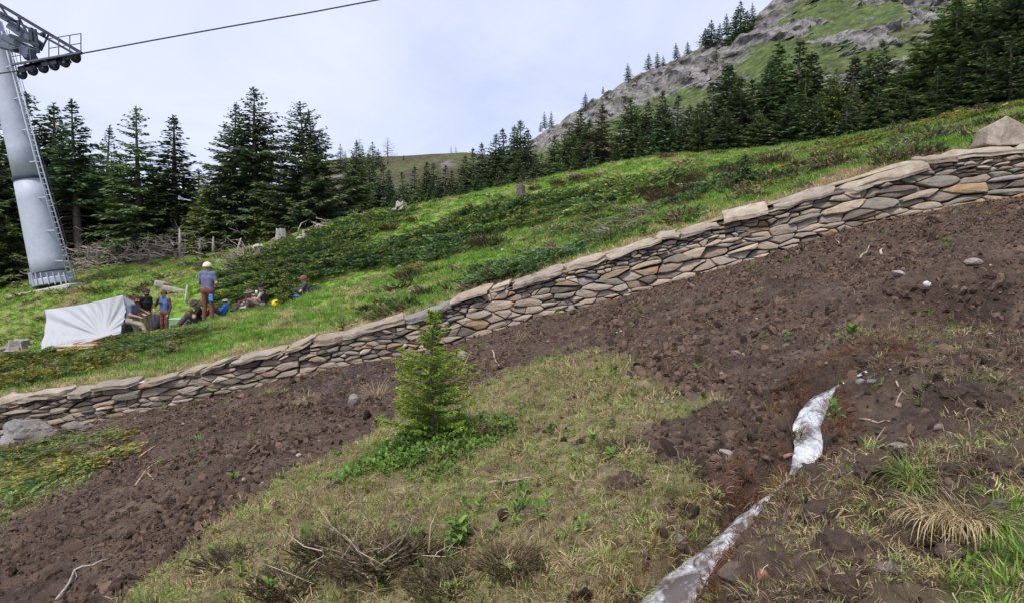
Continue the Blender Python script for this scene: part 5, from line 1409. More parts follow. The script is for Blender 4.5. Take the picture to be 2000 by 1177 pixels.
for i, (px, py, L, a) in enumerate([(165, 684, 1.3, .12), (180, 678, 1.1, .2), (150, 687, 1.0, .05), (190, 672, .8, .35), (172, 672, .9, .3), (200, 668, .6, .5)]):
    h = hit_up(px, py); mb = MB(); mb.box((0, 0, .07 + .05 * (i % 3)), (L, .16, .035), Matrix.Rotation(a * .4, 3, 'Z') @ Matrix.Rotation(-a * .6, 3, 'Y'), np.array([(.50, .36, .22), (.30, .17, .10), (.55, .42, .28)][i % 3]))
    obj('board', mb.mesh('board', M['deadwood']), label='loose sawn board lying in front of the white tarp', cat='board', group='boards by the white tarp', loc=tuple(h))

# ------------------------------------------------------------------ tarp shelter
M['tarp'] = mat_col('tarp', 0.6, 2.0, 0.05, 0.12, 8, col=(0.40, 0.41, 0.44), spec=0.4, trans=0.12, bdist=.03)
M['tarpshade'] = mat_col('tarp_shade', 0.8, 2.0, 0.15, 0, col=(0.05, 0.055, 0.065), spec=0.2)  # near-black colour standing in for the shade under the tarp
TPY = 23.4
tp = P(160, 690, TPY)
tarp = obj('tarp_shelter', None, label='white tarpaulin shelter stretched low over the meadow behind the wall', cat='tarp', loc=tuple(tp))
A = P(88, 604, TPY + 1.0); B = P(240, 576, TPY + .6); Cc = P(77, 694, TPY - .5); D = P(236, 650, TPY - .3)
nu, nv = 90, 46
fan = np.array([.74, 0.06])                              # folds run to a tied point low on the right
V = []
for j in range(nv):
    for i in range(nu):
        u, v = i / (nu - 1), j / (nv - 1)                # v 0 bottom, 1 ridge
        bot = Cc + (D - Cc) * u; top = A + (B - A) * u
        p = bot + (top - bot) * v
        an = math.atan2(v - fan[1], (u - fan[0]) * 1.9); dist = math.hypot((u - fan[0]) * 1.9, v - fan[1])
        fold = math.sin(an * 13 + 1.3 * math.sin(an * 5)) * .5 + .5 * math.sin(an * 27 + 2)
        w = .12 * fold * min(1, dist * 2.2) * (1 - v) ** .5 * (.5 + .5 * math.sin(math.pi * min(1, max(0, an / math.pi))))
        w += .06 * math.sin(u * 46 + 2 * v) * (1 - v) ** 2 * (u < .25)
        p = p + np.array([0, -1, .25]) * w + np.array([0, .22 * math.sin(math.pi * v) * (.6 + .4 * u), 0])
        p = p - np.array([0, 0, .06 * math.sin(math.pi * u) * v])
        V.append(p - tp)
o_ = obj('front_panel', mesh_np('front_panel', np.array(V), grid_faces(nv, nu), M['tarp'], True), tarp)
sm = o_.modifiers.new('solid', 'SOLIDIFY'); sm.thickness = .006
E_ = Cc + np.array([.2, 2.6, .25]); G_ = D + np.array([.1, 2.4, .15]); V = []
for j in range(10):
    for i in range(30):
        u, v = i / 29, j / 9
        p = (E_ + (G_ - E_) * u) * (1 - v) + (A + (B - A) * u + np.array([0, .012, -.004])) * v
        V.append(p - tp + np.array([0, 0, -.10 * math.sin(math.pi * v) - .06 * math.sin(math.pi * u) * v]))
o_ = obj('back_panel', mesh_np('back_panel', np.array(V), grid_faces(10, 30), M['tarp'], True), tarp)
# grey flap folded over the open end, dark sheet painted as the shade inside
fl0 = [B - tp, P(262, 590, TPY + .9) - tp, P(250, 606, TPY + .5) - tp, P(243, 596, TPY + .2) - tp]
obj('end_flap', mesh_np('end_flap', np.array(fl0), [(0, 1, 2, 3)], M['tarp']), tarp)
for a, b_ in ((B, P(240, 655, TPY + .6)), (A, P(90, 685, TPY + 1.0))):
    mb = MB(); mb.tube([a - tp - np.array([0, -.02, .03]), b_ - tp], .025, 6); obj('pole', mb.mesh('pole', M['bark']), tarp)
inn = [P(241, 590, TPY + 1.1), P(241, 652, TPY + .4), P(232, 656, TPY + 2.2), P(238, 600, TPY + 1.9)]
obj('shade_sheet', mesh_np('shade_sheet', np.array(inn) - tp, [(0, 1, 2, 3)], M['tarpshade']), tarp)
# ------------------------------------------------------------------ people
def surface_nets(S, org, h):
    nx, ny, nz = S.shape
    ins = S < 0
    cs = (nx - 1, ny - 1, nz - 1)
    acc = np.zeros(cs + (3,)); cnt = np.zeros(cs)
    for ax in range(3):
        o1, o2 = [a for a in (0, 1, 2) if a != ax]
        for d1 in (0, 1):
            for d2 in (0, 1):
                sl0 = [None] * 3; sl1 = [None] * 3
                sl0[ax] = slice(0, S.shape[ax] - 1); sl1[ax] = slice(1, S.shape[ax])
                for o, d in ((o1, d1), (o2, d2)): sl0[o] = sl1[o] = slice(d, S.shape[o] - 1 + d)
                a, b = S[tuple(sl0)], S[tuple(sl1)]; ch = (a < 0) != (b < 0)
                t = np.where(ch, a / np.where(ch, a - b, 1), 0)
                acc[..., ax] += np.where(ch, t, 0); acc[..., o1] += np.where(ch, d1, 0); acc[..., o2] += np.where(ch, d2, 0)
                cnt += ch
    act = cnt > 0; idx = -np.ones(cs, int); idx[act] = np.arange(act.sum())
    ijk = np.argwhere(act); V = (ijk + acc[act] / cnt[act][:, None]) * h + org
    Fs = []
    for ax in range(3):
        o1, o2 = [(1, 2), (2, 0), (0, 1)][ax]
        sl0 = [slice(1, -1)] * 3; sl1 = [slice(1, -1)] * 3
        sl0[ax] = slice(0, S.shape[ax] - 1); sl1[ax] = slice(1, S.shape[ax])
        a, b = ins[tuple(sl0)], ins[tuple(sl1)]
        e = np.argwhere(a != b); flip = a[a != b]
        base = e.copy(); base[:, o1] += 1; base[:, o2] += 1
        def cell(d1, d2):
            q = base.copy(); q[:, o1] += d1 - 1; q[:, o2] += d2 - 1
            return idx[q[:, 0], q[:, 1], q[:, 2]]
        f = np.stack([cell(0, 0), cell(1, 0), cell(1, 1), cell(0, 1)], 1)
        f = np.where(flip[:, None], f, f[:, ::-1]); Fs.append(f)
    return V, np.concatenate(Fs)

def cone_sdf(Pn, a, b, ra, rb):
    ba = b - a; L2 = (ba @ ba) + 1e-9
    t = np.clip(((Pn - a) @ ba) / L2, 0, 1)
    d = np.linalg.norm(Pn - a - t[:, None] * ba, axis=1)
    return d - (ra + (rb - ra) * t)

def body(J, cl, vox=.0135, fat=1.0):
    """one continuous figure from joints J; cl: colours skin, shirt, legs, shoes, arm (sleeve: short/long), vest"""
    v = lambda k: np.array(J[k], float)
    sk, sh, lg, so = cl['skin'], cl['shirt'], cl['legs'], cl['shoes']
    vest = cl.get('vest', sh); slv = cl.get('sleeve', sh); long_ = cl.get('long', False)
    S = []
    def add(a, b, ra, rb, c, k=.03): S.append((np.array(a, float), np.array(b, float), ra * fat if c is not sk else ra, rb * fat if c is not sk else rb, c, k))
    pe, ch, nk, hd = v('pelvis'), v('chest'), v('neck'), v('head')
    sl, sr, hl, hr = v('shl'), v('shr'), v('hpl'), v('hpr')
    wa = pe * .5 + ch * .5
    add(hl, hr, .115, .115, lg); add(pe, pe * .9 + wa * .1, .12, .12, lg)
    lat = unit(sr - sl)
    for s_ in (-1, 1):
        add(pe + lat * s_ * .055 + (wa - pe) * .15, ch + lat * s_ * .075, .105, .118, vest)
    add(sl + (nk - ch) * .10, sr + (nk - ch) * .10, .064, .064, vest, .06)
    add(ch, nk, .10, .065, vest)
    add(nk, nk * .35 + hd * .65, .056, .054, sk, .02)
    fw = unit(v('face') - hd); upv = unit(hd - nk); upv = unit(upv - fw * (upv @ fw)); hl_ = np.cross(fw, upv)
    add(hd + upv * .02 - fw * .012, hd + upv * .035 - fw * .02, .098, .098, sk, .02)       # skull
    add(hd + fw * .035 - upv * .045, hd + fw * .045 - upv * .075, .066, .050, sk, .02)     # jaw and chin
    add(hd + fw * .088 + upv * .005, hd + fw * .108 - upv * .022, .012, .017, sk, .008)    # nose
    for s_ in (-1, 1):
        add(hd + hl_ * s_ * .092 + upv * .012, hd + hl_ * s_ * .095 - upv * .025, .017, .012, sk, .008)   # ears
        add(hd + fw * .075 + hl_ * s_ * .034 + upv * .028, hd + fw * .07 + hl_ * s_ * .055 + upv * .028, .018, .016, sk, .01)  # brow
    add(hd + fw * .083 - upv * .048 - hl_ * .018, hd + fw * .083 - upv * .048 + hl_ * .018, .012, .012, (sk[0] * .8, sk[1] * .55, sk[2] * .5), .006)  # mouth
    for q in ('l', 'r'):
        s_, e, w = v('sh' + q), v('el' + q), v('wr' + q)
        m_ = s_ + (e - s_) * .62
        add(s_, m_, .066, .056, slv, .035); add(m_, e, .047 if not long_ else .054, .042 if not long_ else .048, slv if long_ else sk, .015)
        add(e, w, .043 if not long_ else .048, .030 if not long_ else .038, slv if long_ else sk, .02)
        d = unit(w - e); side = unit(np.cross(d, upv + np.array([.01, .02, .3]))); nrm = np.cross(side, d)
        pm = w + d * .07
        for o in (-.024, 0, .024): add(w + d * .015 + side * o * .6, pm + side * o, .020, .017, sk, .012)
        for i, (o, L) in enumerate(((-.033, .058), (-.011, .072), (.011, .068), (.033, .052))):     # four fingers, bent
            p0 = pm + side * o + d * .008; p1 = p0 + (d * .85 + nrm * .35) * L * .5; p2 = p1 + (d * .45 + nrm * .8) * L * .5
            add(p0, p1, .0105, .010, sk, .003); add(p1, p2, .010, .0085, sk, .003)
        tq = w + d * .03 + side * .028; add(tq, tq + (d * .6 + side * .75) * .035, .013, .0115, sk, .006); add(tq + (d * .6 + side * .75) * .035, tq + (d * .95 + side * .6) * .062, .0115, .0095, sk, .003)
        h_, k_, a_, t_ = v('hp' + q), v('kn' + q), v('an' + q), v('to' + q)
        add(h_, k_, .094, .066, lg, .03); add(k_, k_ * .6 + a_ * .4, .064, .062, lg, .02); add(k_ * .6 + a_ * .4, a_ + unit(k_ - a_) * .03, .062, .056, lg, .02)
        hl2 = a_ - unit(t_ - a_) * .035 - np.array([0, 0, .02])
        add(hl2, a_ * .3 + t_ * .7, .042, .044, so, .015); add(a_ * .3 + t_ * .7, t_, .044, .034, so, .015); add(a_, a_ + unit(k_ - a_) * .05, .048, .05, so, .015)
    A = np.array([s[0] for s in S] + [s[1] for s in S]); lo = A.min(0) - .17; hi = A.max(0) + .17
    n = np.ceil((hi - lo) / vox).astype(int) + 1
    g = np.stack(np.meshgrid(*[lo[i] + np.arange(n[i]) * vox for i in range(3)], indexing='ij'), -1).reshape(-1, 3)
    G4 = g.reshape(*n, 3); F3 = np.full(tuple(n), 1e3)
    for a, b, ra, rb, c, k in S:
        rr = max(ra, rb) + .07
        i0 = np.maximum(np.floor((np.minimum(a, b) - rr - lo) / vox).astype(int), 0); i1 = np.minimum(np.ceil((np.maximum(a, b) + rr - lo) / vox).astype(int) + 1, n)
        sl_ = tuple(slice(p_, q_) for p_, q_ in zip(i0, i1))
        d = cone_sdf(G4[sl_].reshape(-1, 3), a, b, ra, rb).reshape(F3[sl_].shape); f0 = F3[sl_]
        hh = np.clip(.5 + .5 * (f0 - d) / k, 0, 1); F3[sl_] = np.where(f0 > 100, d, f0 + (d - f0) * hh - k * hh * (1 - hh))
    F = F3.reshape(-1)
    F = np.where(F > 100, .2, F)
    V, Fc = surface_nets(F.reshape(n), lo, vox)
    best = np.full(len(V), 1e9); col = np.zeros((len(V), 3))
    for a, b, ra, rb, c, k in S:
        d = cone_sdf(V, a, b, ra, rb); m = d < best; best[m] = d[m]; col[m] = c
    # fabric folds
    V = V + 0.0
    return mesh_np('body', V, Fc, M['person'], True, col), fw, upv, hd, hl_
M['person'] = mat_col('person_surface', .85, 14, .16, .35, 30, spec=.2, bdist=.01)
SKIN = (.42, .235, .165)
STAND = dict(pelvis=(0, 0, .95), chest=(0, .01, 1.28), neck=(0, 0, 1.46), head=(0, .025, 1.615), face=(0, 1, 1.60), shl=(-.185, 0, 1.41), shr=(.185, 0, 1.41), ell=(-.26, -.04, 1.13), elr=(.26, -.04, 1.13), wrl=(-.25, .12, .92), wrr=(.25, .12, .92), hpl=(-.09, 0, .92), hpr=(.09, 0, .92), knl=(-.11, .03, .50), knr=(.11, .03, .50), anl=(-.12, -.02, .09), anr=(.12, -.02, .09), tol=(-.15, .15, .045), tor=(.15, .15, .045))
SIT = dict(pelvis=(0, 0, .12), chest=(0, .03, .44), neck=(0, .07, .61), head=(0, .13, .76), face=(0, 1.1, .58), shl=(-.18, .05, .57), shr=(.18, .05, .57), ell=(-.25, .20, .33), elr=(.25, .20, .33), wrl=(-.08, .40, .30), wrr=(.08, .40, .30), hpl=(-.10, .02, .11), hpr=(.10, .02, .11), knl=(-.24, .38, .38), knr=(.24, .38, .38), anl=(-.10, .62, .08), anr=(.10, .66, .08), tol=(-.12, .80, .05), tor=(.12, .84, .05))

def person(pos, rz, J0, mods, cl, label, hat=None, hair=None, s=1.0, beard=None, fat=1.0, group=None):
    J = dict(J0); J.update(mods)
    e = obj('person', None, label=label, cat='person', loc=tuple(pos), rot=(0, 0, rz), scl=s)
    me, fw, up_, hd, lt = body(J, cl, fat=fat)
    obj('body', me, e)
    Rm = np.stack([lt, fw, up_], 1)                                # local frame of the head
    def hm(name, V, Fc, col, smooth=True, rough=.9):
        V = np.asarray(V) @ Rm.T + hd
        return obj(name, mesh_np(name, V, Fc, M['person'], smooth, np.array(col)), e)
    def dome(rx, ry, rz_, z0, n=20, m=7, off=(0, -.012, .03)):
        V = []; 
        for i in range(m + 1):
            a = z0 + (math.pi / 2 - z0) * i / m
            for j in range(n):
                t = j * 6.283 / n; V.append((rx * math.cos(a) * math.cos(t) + off[0], ry * math.cos(a) * math.sin(t) + off[1], rz_ * math.sin(a) + off[2]))
        return V, [(i * n + j, i * n + (j + 1) % n, (i + 1) * n + (j + 1) % n, (i + 1) * n + j) for i in range(m) for j in range(n)]
    def brim(r0x, r0y, r1x, r1y, z0, z1, a0=0, a1=6.2832, n=28, th=.006):
        V = []; Fc = []
        for j in range(n + 1):
            t = a0 + (a1 - a0) * j / n
            for (rx, ry, z) in ((r0x, r0y, z0), (r1x, r1y, z1), (r1x, r1y, z1 - th), (r0x, r0y, z0 - th)):
                V.append((rx * math.cos(t), ry * math.sin(t) - .012, z))
        for j in range(n):
            for k in range(4): Fc.append((4 * j + k, 4 * j + (k + 1) % 4, 4 * (j + 1) + (k + 1) % 4, 4 * (j + 1) + k))
        return V, Fc
    if hair is not None:
        V, Fc = dome(.112, .122, .118, -.35); V = np.array(V); f = V[:, 1] > .055; V[f, 2] = np.maximum(V[f, 2], .062)
        V = V * (1 + .05 * fbm(V[:, 0] * 30, V[:, 1] * 30, V[:, 2] * 30, 2)[:, None]); hm('hair', V, Fc, hair)
    if beard is not None:
        V = []; n_, m_ = 14, 5
        for i in range(m_):
            for j in range(n_):
                t = math.radians(10 + 160 * j / (n_ - 1)); z = -.03 - .085 * i / (m_ - 1); k = 1 - .25 * (i / (m_ - 1)) ** 2
                V.append((.088 * k * math.cos(t), .105 * k * math.sin(t) + .005 - .01 * i / m_, z))
        hm('beard', V, [tuple(f) for f in grid_faces(m_, n_)], beard)
    if hat:
        kd, c = hat
        if kd in ('cap', 'backcap'):
            V, Fc = dome(.117, .128, .115, .12); hm('cap_crown', V, Fc, c)
            V, Fc = brim(.09, .105, .10, .205, .058, .045, .5, math.pi - .5) if kd == 'cap' else brim(.09, .105, .10, .205, .052, .035, math.pi + .5, 2 * math.pi - .5)
            hm('cap_peak', V, Fc, c)
        elif kd == 'helmetcap':
            V, Fc = dome(.128, .142, .13, -.05); hm('cap_crown', V, Fc, c)
            V, Fc = brim(.115, .13, .13, .15, .03, .018); hm('cap_band', V, Fc, np.array(c) * .8)
        else:
            V, Fc = dome(.116, .127, .115, .12); hm('hat_crown', V, Fc, c)
            V, Fc = brim(.112, .122, .19, .20, .052, .015); hm('hat_brim', V, Fc, c if kd == 'bucket' else np.array(c) * 1.6)
    for s_ in (-1, 1):                                              # eyes
        mb = MB(); c0 = np.array([s_ * .033, .090, .012]); bm = bmesh.new(); bmesh.ops.create_icosphere(bm, subdivisions=1, radius=.0105)
        V = np.array([v_.co[:] for v_ in bm.verts]) + c0; Fc = [[v_.index for v_ in f.verts] for f in bm.faces]; bm.free()
        hm('eye', V, Fc, (.03, .025, .02))
    return e
def ground_at(px, py_guess, Y):
    x = P(px, py_guess, Y)[0]; return on_up(x, Y)
BLUG = (.12, .13, .215); MAR = (.15, .055, .05); KHA = (.28, .235, .185); BLK = (.018, .018, .02); SHOE = (.09, .07, .055)
# standing man seen from behind
g = ground_at(407, 630, 20.6)
person(g, -.05, STAND, dict(ell=(-.27, .0, 1.15), elr=(.27, .0, 1.15), wrl=(-.16, .20, 1.06), wrr=(.18, .20, 1.05), knl=(-.10, .02, .5), knr=(.10, .02, .5)), dict(skin=SKIN, shirt=BLUG, legs=MAR, shoes=SHOE), 'person seen from behind in blue-grey T-shirt, maroon trousers and white cap', ('helmetcap', (.62, .56, .47)), (.10, .06, .035), s=1.0 * (630 - 514) / 1333 * 20.6 / 1.755)
# blue cloth hanging at the right thigh
mb = MB(); nu2, nv2 = 7, 9; V = []
for j in range(nv2):
    for i in range(nu2):
        u, v_ = i / 6 - .5, j / 8; V.append((u * (.09 + .02 * v_), .02 * math.sin(u * 14) + .015 * v_ * math.sin(u * 20 + 1), -.21 * v_))
o_ = obj('cloth', mesh_np('cloth', np.array(V), grid_faces(nv2, nu2), mat_col('blue_cloth', .8, 8, .15, col=(.04, .26, .62)), True), label='bright blue cloth hanging from the maroon trousers', cat='cloth', loc=tuple(g + np.array([0.15, -.125, .84])))
sm = o_.modifiers.new('solid', 'SOLIDIFY'); sm.thickness = .015
# man with one knee raised, side view
Y1 = 22.4; g = ground_at(259, 668, Y1)
person(g, -math.pi / 2 - .15, STAND, dict(pelvis=(0, -.05, .84), chest=(0, .05, 1.16), neck=(0, .12, 1.33), head=(0, .18, 1.485), face=(.2, 1.2, 1.42), shl=(-.18, .09, 1.29), shr=(.18, .09, 1.29), ell=(-.24, .16, 1.03), elr=(.25, .14, 1.02), wrl=(-.10, .40, .99), wrr=(.12, .38, .94), hpl=(-.09, -.03, .82), hpr=(.09, -.03, .82), knr=(.14, .46, .70), anr=(.15, .66, .33), tor=(.16, .82, .27), knl=(-.11, .08, .45), anl=(-.12, -.02, .09), tol=(-.14, .15, .05)),
       dict(skin=SKIN, shirt=BLUG, legs=KHA, shoes=SHOE), 'person in blue-grey T-shirt and khaki trousers with one knee raised beside the tarp', None, (.045, .028, .02), s=1.02, beard=(.06, .035, .025))
# man in black T-shirt and cap
Y2 = 22.8; g = ground_at(287, 665, Y2)
s2 = (P(287, 564, Y2)[2] - g[2]) / 1.755
person(g, -math.pi / 2 - .35, STAND, dict(wrl=(-.12, .24, 1.02), wrr=(.16, .22, .98), face=(.1, 1, 1.58)), dict(skin=SKIN, shirt=BLK, legs=KHA, shoes=SHOE), 'bearded person in black T-shirt and dark cap standing behind the raised knee', ('cap', (.03, .035, .05)), (.03, .02, .015), s=s2, beard=(.04, .025, .018))
# person in blue vest drinking
Y3 = 22.9; g = ground_at(323, 661, Y3)
s3 = (P(323, 567, Y3)[2] - g[2]) / 1.755
person(g, math.pi - .25, STAND, dict(elr=(.30, .10, 1.20), wrr=(.06, .24, 1.44), ell=(-.28, .0, 1.12), wrl=(-.24, .10, .88)), dict(skin=SKIN, shirt=(.30, .30, .33), vest=(.07, .12, .26), sleeve=(.085, .04, .06), long=True, legs=MAR, shoes=(.4, .38, .34)), 'person in blue vest with maroon sleeves raising a hand to the mouth', ('cap', (.09, .05, .045)), (.04, .025, .02), s=s3)
# seated person with dark striped hat
Y4 = 21.2; g = ground_at(392, 634, Y4)
person(g, math.pi / 2 + .5, SIT, dict(head=(0, .16, .73), face=(0, .8, .28)), dict(skin=SKIN, shirt=BLK, vest=BLK, legs=(.05, .045, .05), shoes=SHOE), 'seated person in black with a dark brimmed sun hat bent forward', ('bucket', (.045, .045, .06)), (.05, .03, .02), s=.98)
# low seated person with blue and orange top
Y5 = 21.5; g = ground_at(378, 648, Y5)
person(g, math.pi - .5, SIT, dict(face=(.3, 1.0, .66)), dict(skin=SKIN, shirt=(.45, .27, .16), vest=(.06, .12, .42), sleeve=(.42, .22, .15), legs=(.12, .09, .08), shoes=SHOE), 'seated person in a blue and tan top beside the dark hat', None, (.10, .055, .03), s=.75)
# reclining person in blue jacket and white cap
Y6 = 21.0; g = ground_at(434, 625, Y6)
person(g + np.array([0, 0, .02]), math.pi / 2 + .1, SIT, dict(pelvis=(0, -.05, .11), chest=(0, -.16, .36), neck=(0, -.17, .50), head=(0, -.12, .62), face=(.1, 1, .55), shl=(-.17, -.15, .46), shr=(.17, -.15, .46), ell=(-.24, -.02, .26), elr=(.24, -.02, .26), wrl=(-.10, .20, .26), wrr=(.10, .20, .26)), dict(skin=SKIN, shirt=(.03, .13, .48), vest=(.03, .13, .48), long=True, legs=(.09, .04, .04), shoes=SHOE), 'low seated person in bright blue jacket and white cap', ('cap', (.72, .70, .68)), (.08, .05, .03), s=.72)
# cross-legged man in black vest
Y7 = 20.9; g = ground_at(517, 604, Y7)
person(g, math.pi / 2 + .12, SIT, dict(knr=(.20, .40, .33), knl=(-.22, .52, .30), anr=(.02, .72, .02), anl=(-.06, .62, .03), tor=(.02, .88, -.02), tol=(-.02, .76, .0), wrl=(-.06, .36, .34), wrr=(.06, .38, .32), face=(0, 1, .45), hpl=(-.10, .02, .10), hpr=(.10, .02, .10)), dict(skin=SKIN, shirt=BLK, vest=(.02, .02, .026), sleeve=(.34, .33, .35), legs=(.17, .14, .13), shoes=(.3, .32, .3)), 'person sitting with crossed legs in black vest and black cap', ('backcap', (.012, .014, .03)), (.02, .015, .012), s=(P(510, 554, Y7)[2] - g[2]) / .90)
# person in brown hat behind him
Y8 = 21.8; g = ground_at(492, 612, Y8)
person(g, math.pi - .6, SIT, dict(face=(.3, 1.0, .55)), dict(skin=SKIN, shirt=(.12, .05, .05), legs=(.06, .05, .05), shoes=SHOE), 'person in a brown brimmed hat half hidden behind the black vest', ('bucket', (.15, .11, .10)), (.05, .03, .02), s=.80)
# person with reddish hair
Y9 = 22.2; g = ground_at(600, 588, Y9)
person(g, math.pi / 2 + .15, SIT, dict(face=(0, 1, .50)), dict(skin=(.5, .25, .18), shirt=(.06, .062, .075), legs=(.05, .05, .06), shoes=SHOE), 'person with reddish hair in dark grey shirt sitting by the junipers', ('helmetcap', (.19, .065, .05)), (.20, .07, .04), s=(P(590, 539, Y9)[2] - g[2]) / .90)

# ------------------------------------------------------------------ bags, table, bottles
def blob(name, px, py, Y, size, col, label, cat, seed, tilt=0, f=None, rough=.18):
    g = ground_at(px, py, Y)
    bm = bmesh.new(); bmesh.ops.create_icosphere(bm, subdivisions=3, radius=1); V = np.array([v_.co[:] for v_ in bm.verts]); Fc = [[v_.index for v_ in f.verts] for f in bm.faces]; bm.free()
    V = np.sign(V) * np.abs(V) ** .75; V = V * (1 + rough * fbm(V[:, 0] * 2 + seed, V[:, 1] * 2, V[:, 2] * 2, 3)[:, None]) * np.array(size)
    e = obj(name, None, label=label, cat=cat, loc=tuple(g + np.array([0, 0, size[2] * .8])), rot=(0, tilt, seed))
    obj('sack', mesh_np('sack', V, Fc, M['person'], True, np.array(col)), e)
    mb = MB(); a = np.linspace(0, math.pi, 9)
    mb.tube(np.stack([size[0] * .5 * np.cos(a), 0 * a - size[1] * .9, size[2] * (.2 + .9 * np.sin(a))], 1), .014, 6, np.array(col) * .6); obj('strap', mb.mesh('strap', M['person'], True), e)
blob('bag', 546, 600, 20.6, (.24, .16, .12), (.62, .44, .03), 'yellow bag lying in the grass behind the crossed-legged person', 'bag', 1)
blob('bag', 575, 578, 21.6, (.15, .12, .14), (.03, .22, .55), 'small bright blue bag in front of the reddish-haired person', 'bag', 2)
blob('helmet_bag', 567, 572, 21.7, (.09, .09, .09), (.62, .50, .46), 'small pale bundle beside the bright blue bag', 'bag', 3)
blob('backpack', 618, 570, 21.2, (.24, .16, .15), (.03, .03, .038), 'black backpack lying behind the reddish-haired person', 'backpack', 4, -.3)
blob('backpack', 634, 562, 21.4, (.22, .15, .13), (.035, .035, .045), 'second dark backpack up the slope from the first', 'backpack', 5, -.3)
blob('backpack', 306, 645, 23.6, (.22, .18, .30), (.05, .05, .065), 'dark backpack standing between the black shirt and the maroon sleeves', 'backpack', 6)
blob('backpack', 250, 650, 23.2, (.2, .18, .3), (.012, .012, .015), 'black backpack at the open end of the tarp', 'backpack', 7)
# teal folding table
g = ground_at(348, 645, 22.3); M['teal'] = mat_col('teal_plastic', .5, 6, .06, col=(.22, .52, .46), spec=.4)
tbl = obj('folding_table', None, label='low pale teal folding table between the standing and seated people', cat='table', loc=tuple(g), rot=(0, .0, .2))
hT = P(348, 622, 22.3)[2] - g[2]
mb = MB(); mb.box((0, 0, hT), (.46, .40, .03)); o_ = obj('table_top', mb.mesh('table_top', M['teal']), tbl); bv = o_.modifiers.new('bevel', 'BEVEL'); bv.width = .008
for sx in (-1, 1):
    for sy in (-1, 1):
        mb = MB(); mb.bar((sx * .2, sy * .17, hT - .016), (sx * .23, sy * .19, -.05), .025); obj('leg', mb.mesh('leg', M['teal']), tbl)
mb = MB(); mb.tube([(0, 0, 0), (0, 0, .11)], [.032, .038], 12); obj('cup', mb.mesh('cup', mat_col('white_cup', .4, 6, .03, col=(.7, .7, .68)), True), label='white cup held by the person in the black vest', cat='cup', loc=tuple(P(501, 574, 21.0)))
# ------------------------------------------------------------------ stream water
m, t, b = new_mat('stream_water')
n, l = t.nodes.new, t.links.new
uvn = n('ShaderNodeUVMap')
def wn(sc3, det, rough, dist):
    mp_ = n('ShaderNodeMapping'); mp_.inputs['Scale'].default_value = sc3; l(uvn.outputs[0], mp_.inputs[0])
    q = n('ShaderNodeTexNoise'); q.inputs['Scale'].default_value = 1.0; q.inputs['Detail'].default_value = det; q.inputs['Roughness'].default_value = rough; q.inputs['Distortion'].default_value = dist; l(mp_.outputs[0], q.inputs['Vector']); return q
nA = wn((13, 4.5, 1), 3, .5, .8); nB = wn((70, 28, 1), 4, .6, .4)
mA = n('ShaderNodeMath'); mA.operation = 'MULTIPLY_ADD'; mA.inputs[1].default_value = .45; l(nB.outputs['Fac'], mA.inputs[0]); l(nA.outputs['Fac'], mA.inputs[2])
at = n('ShaderNodeAttribute'); at.attribute_name = 'col'
ad = n('ShaderNodeMath'); ad.operation = 'ADD'; l(mA.outputs[0], ad.inputs[0]); l(at.outputs['Fac'], ad.inputs[1])
mr = n('ShaderNodeMapRange'); mr.inputs['From Min'].default_value = .66; mr.inputs['From Max'].default_value = .92; l(ad.outputs[0], mr.inputs['Value'])
mx = n('ShaderNodeMix'); mx.data_type = 'RGBA'; mx.inputs['A'].default_value = (.10, .082, .078, 1); mx.inputs['B'].default_value = (.58, .61, .67, 1); l(mr.outputs[0], mx.inputs['Factor']); l(mx.outputs['Result'], b.inputs['Base Color'])
rm = n('ShaderNodeMapRange'); rm.inputs['To Min'].default_value = .06; rm.inputs['To Max'].default_value = .5; l(mr.outputs[0], rm.inputs['Value']); l(rm.outputs[0], b.inputs['Roughness'])
b.inputs['Specular IOR Level'].default_value = .5
bp_ = n('ShaderNodeBump'); bp_.inputs['Strength'].default_value = .6; bp_.inputs['Distance'].default_value = .02; l(mA.outputs[0], bp_.inputs['Height']); l(bp_.outputs[0], b.inputs['Normal'])
M['water'] = m
nw = 11
ZS = smooth1(low_smooth(SQ[:, 0], SQ[:, 1]) + sum(h_ * np.exp(-1.5 * ((SQ[:, 0] - p_[0]) ** 2 + (SQ[:, 1] - p_[1]) ** 2) / (r_ * r_)) for p_, r_, h_ in _bp), 6) - .125
T = unit(np.gradient(SQ[:, :2], axis=0)); Nn = np.stack([-T[:, 1], T[:, 0]], 1)
V, UVs, AC = [], [], []
for i in range(len(SQ)):
    for j in range(nw):
        w = (j / (nw - 1) * 2 - 1)
        q = SQ[i, :2] + Nn[i] * w * SW[i] * (1.7 + .2 * float(noise3(np.array([SS[i] * 5.0]), np.array([3.0 if w < 0 else 9.0]))[0]))
        V.append((q[0], q[1], ZS[i] - .02 * w * w)); UVs.append((w * SW[i], SS[i])); 
        AC.append(.02 * w * w)
V = np.array(V)
V[:, 2] += .02 * fbm(V[:, 0] * 9, V[:, 1] * 9, 1, 3) + .012 * np.abs(fbm(V[:, 0] * 22, V[:, 1] * 22, 4, 2))
AC = np.array(AC) + .12 * fbm(V[:, 0] * 2, V[:, 1] * 2, 9, 2) + .10 * (V[:, 1] > 3.6)
o_ = obj('stream', mesh_np('stream', V, grid_faces(len(SQ), nw), M['water'], True, np.repeat(AC[:, None], 3, 1), uv=np.array(UVs)), label='narrow foaming white stream running down the churned earth', cat='stream', kind='structure')

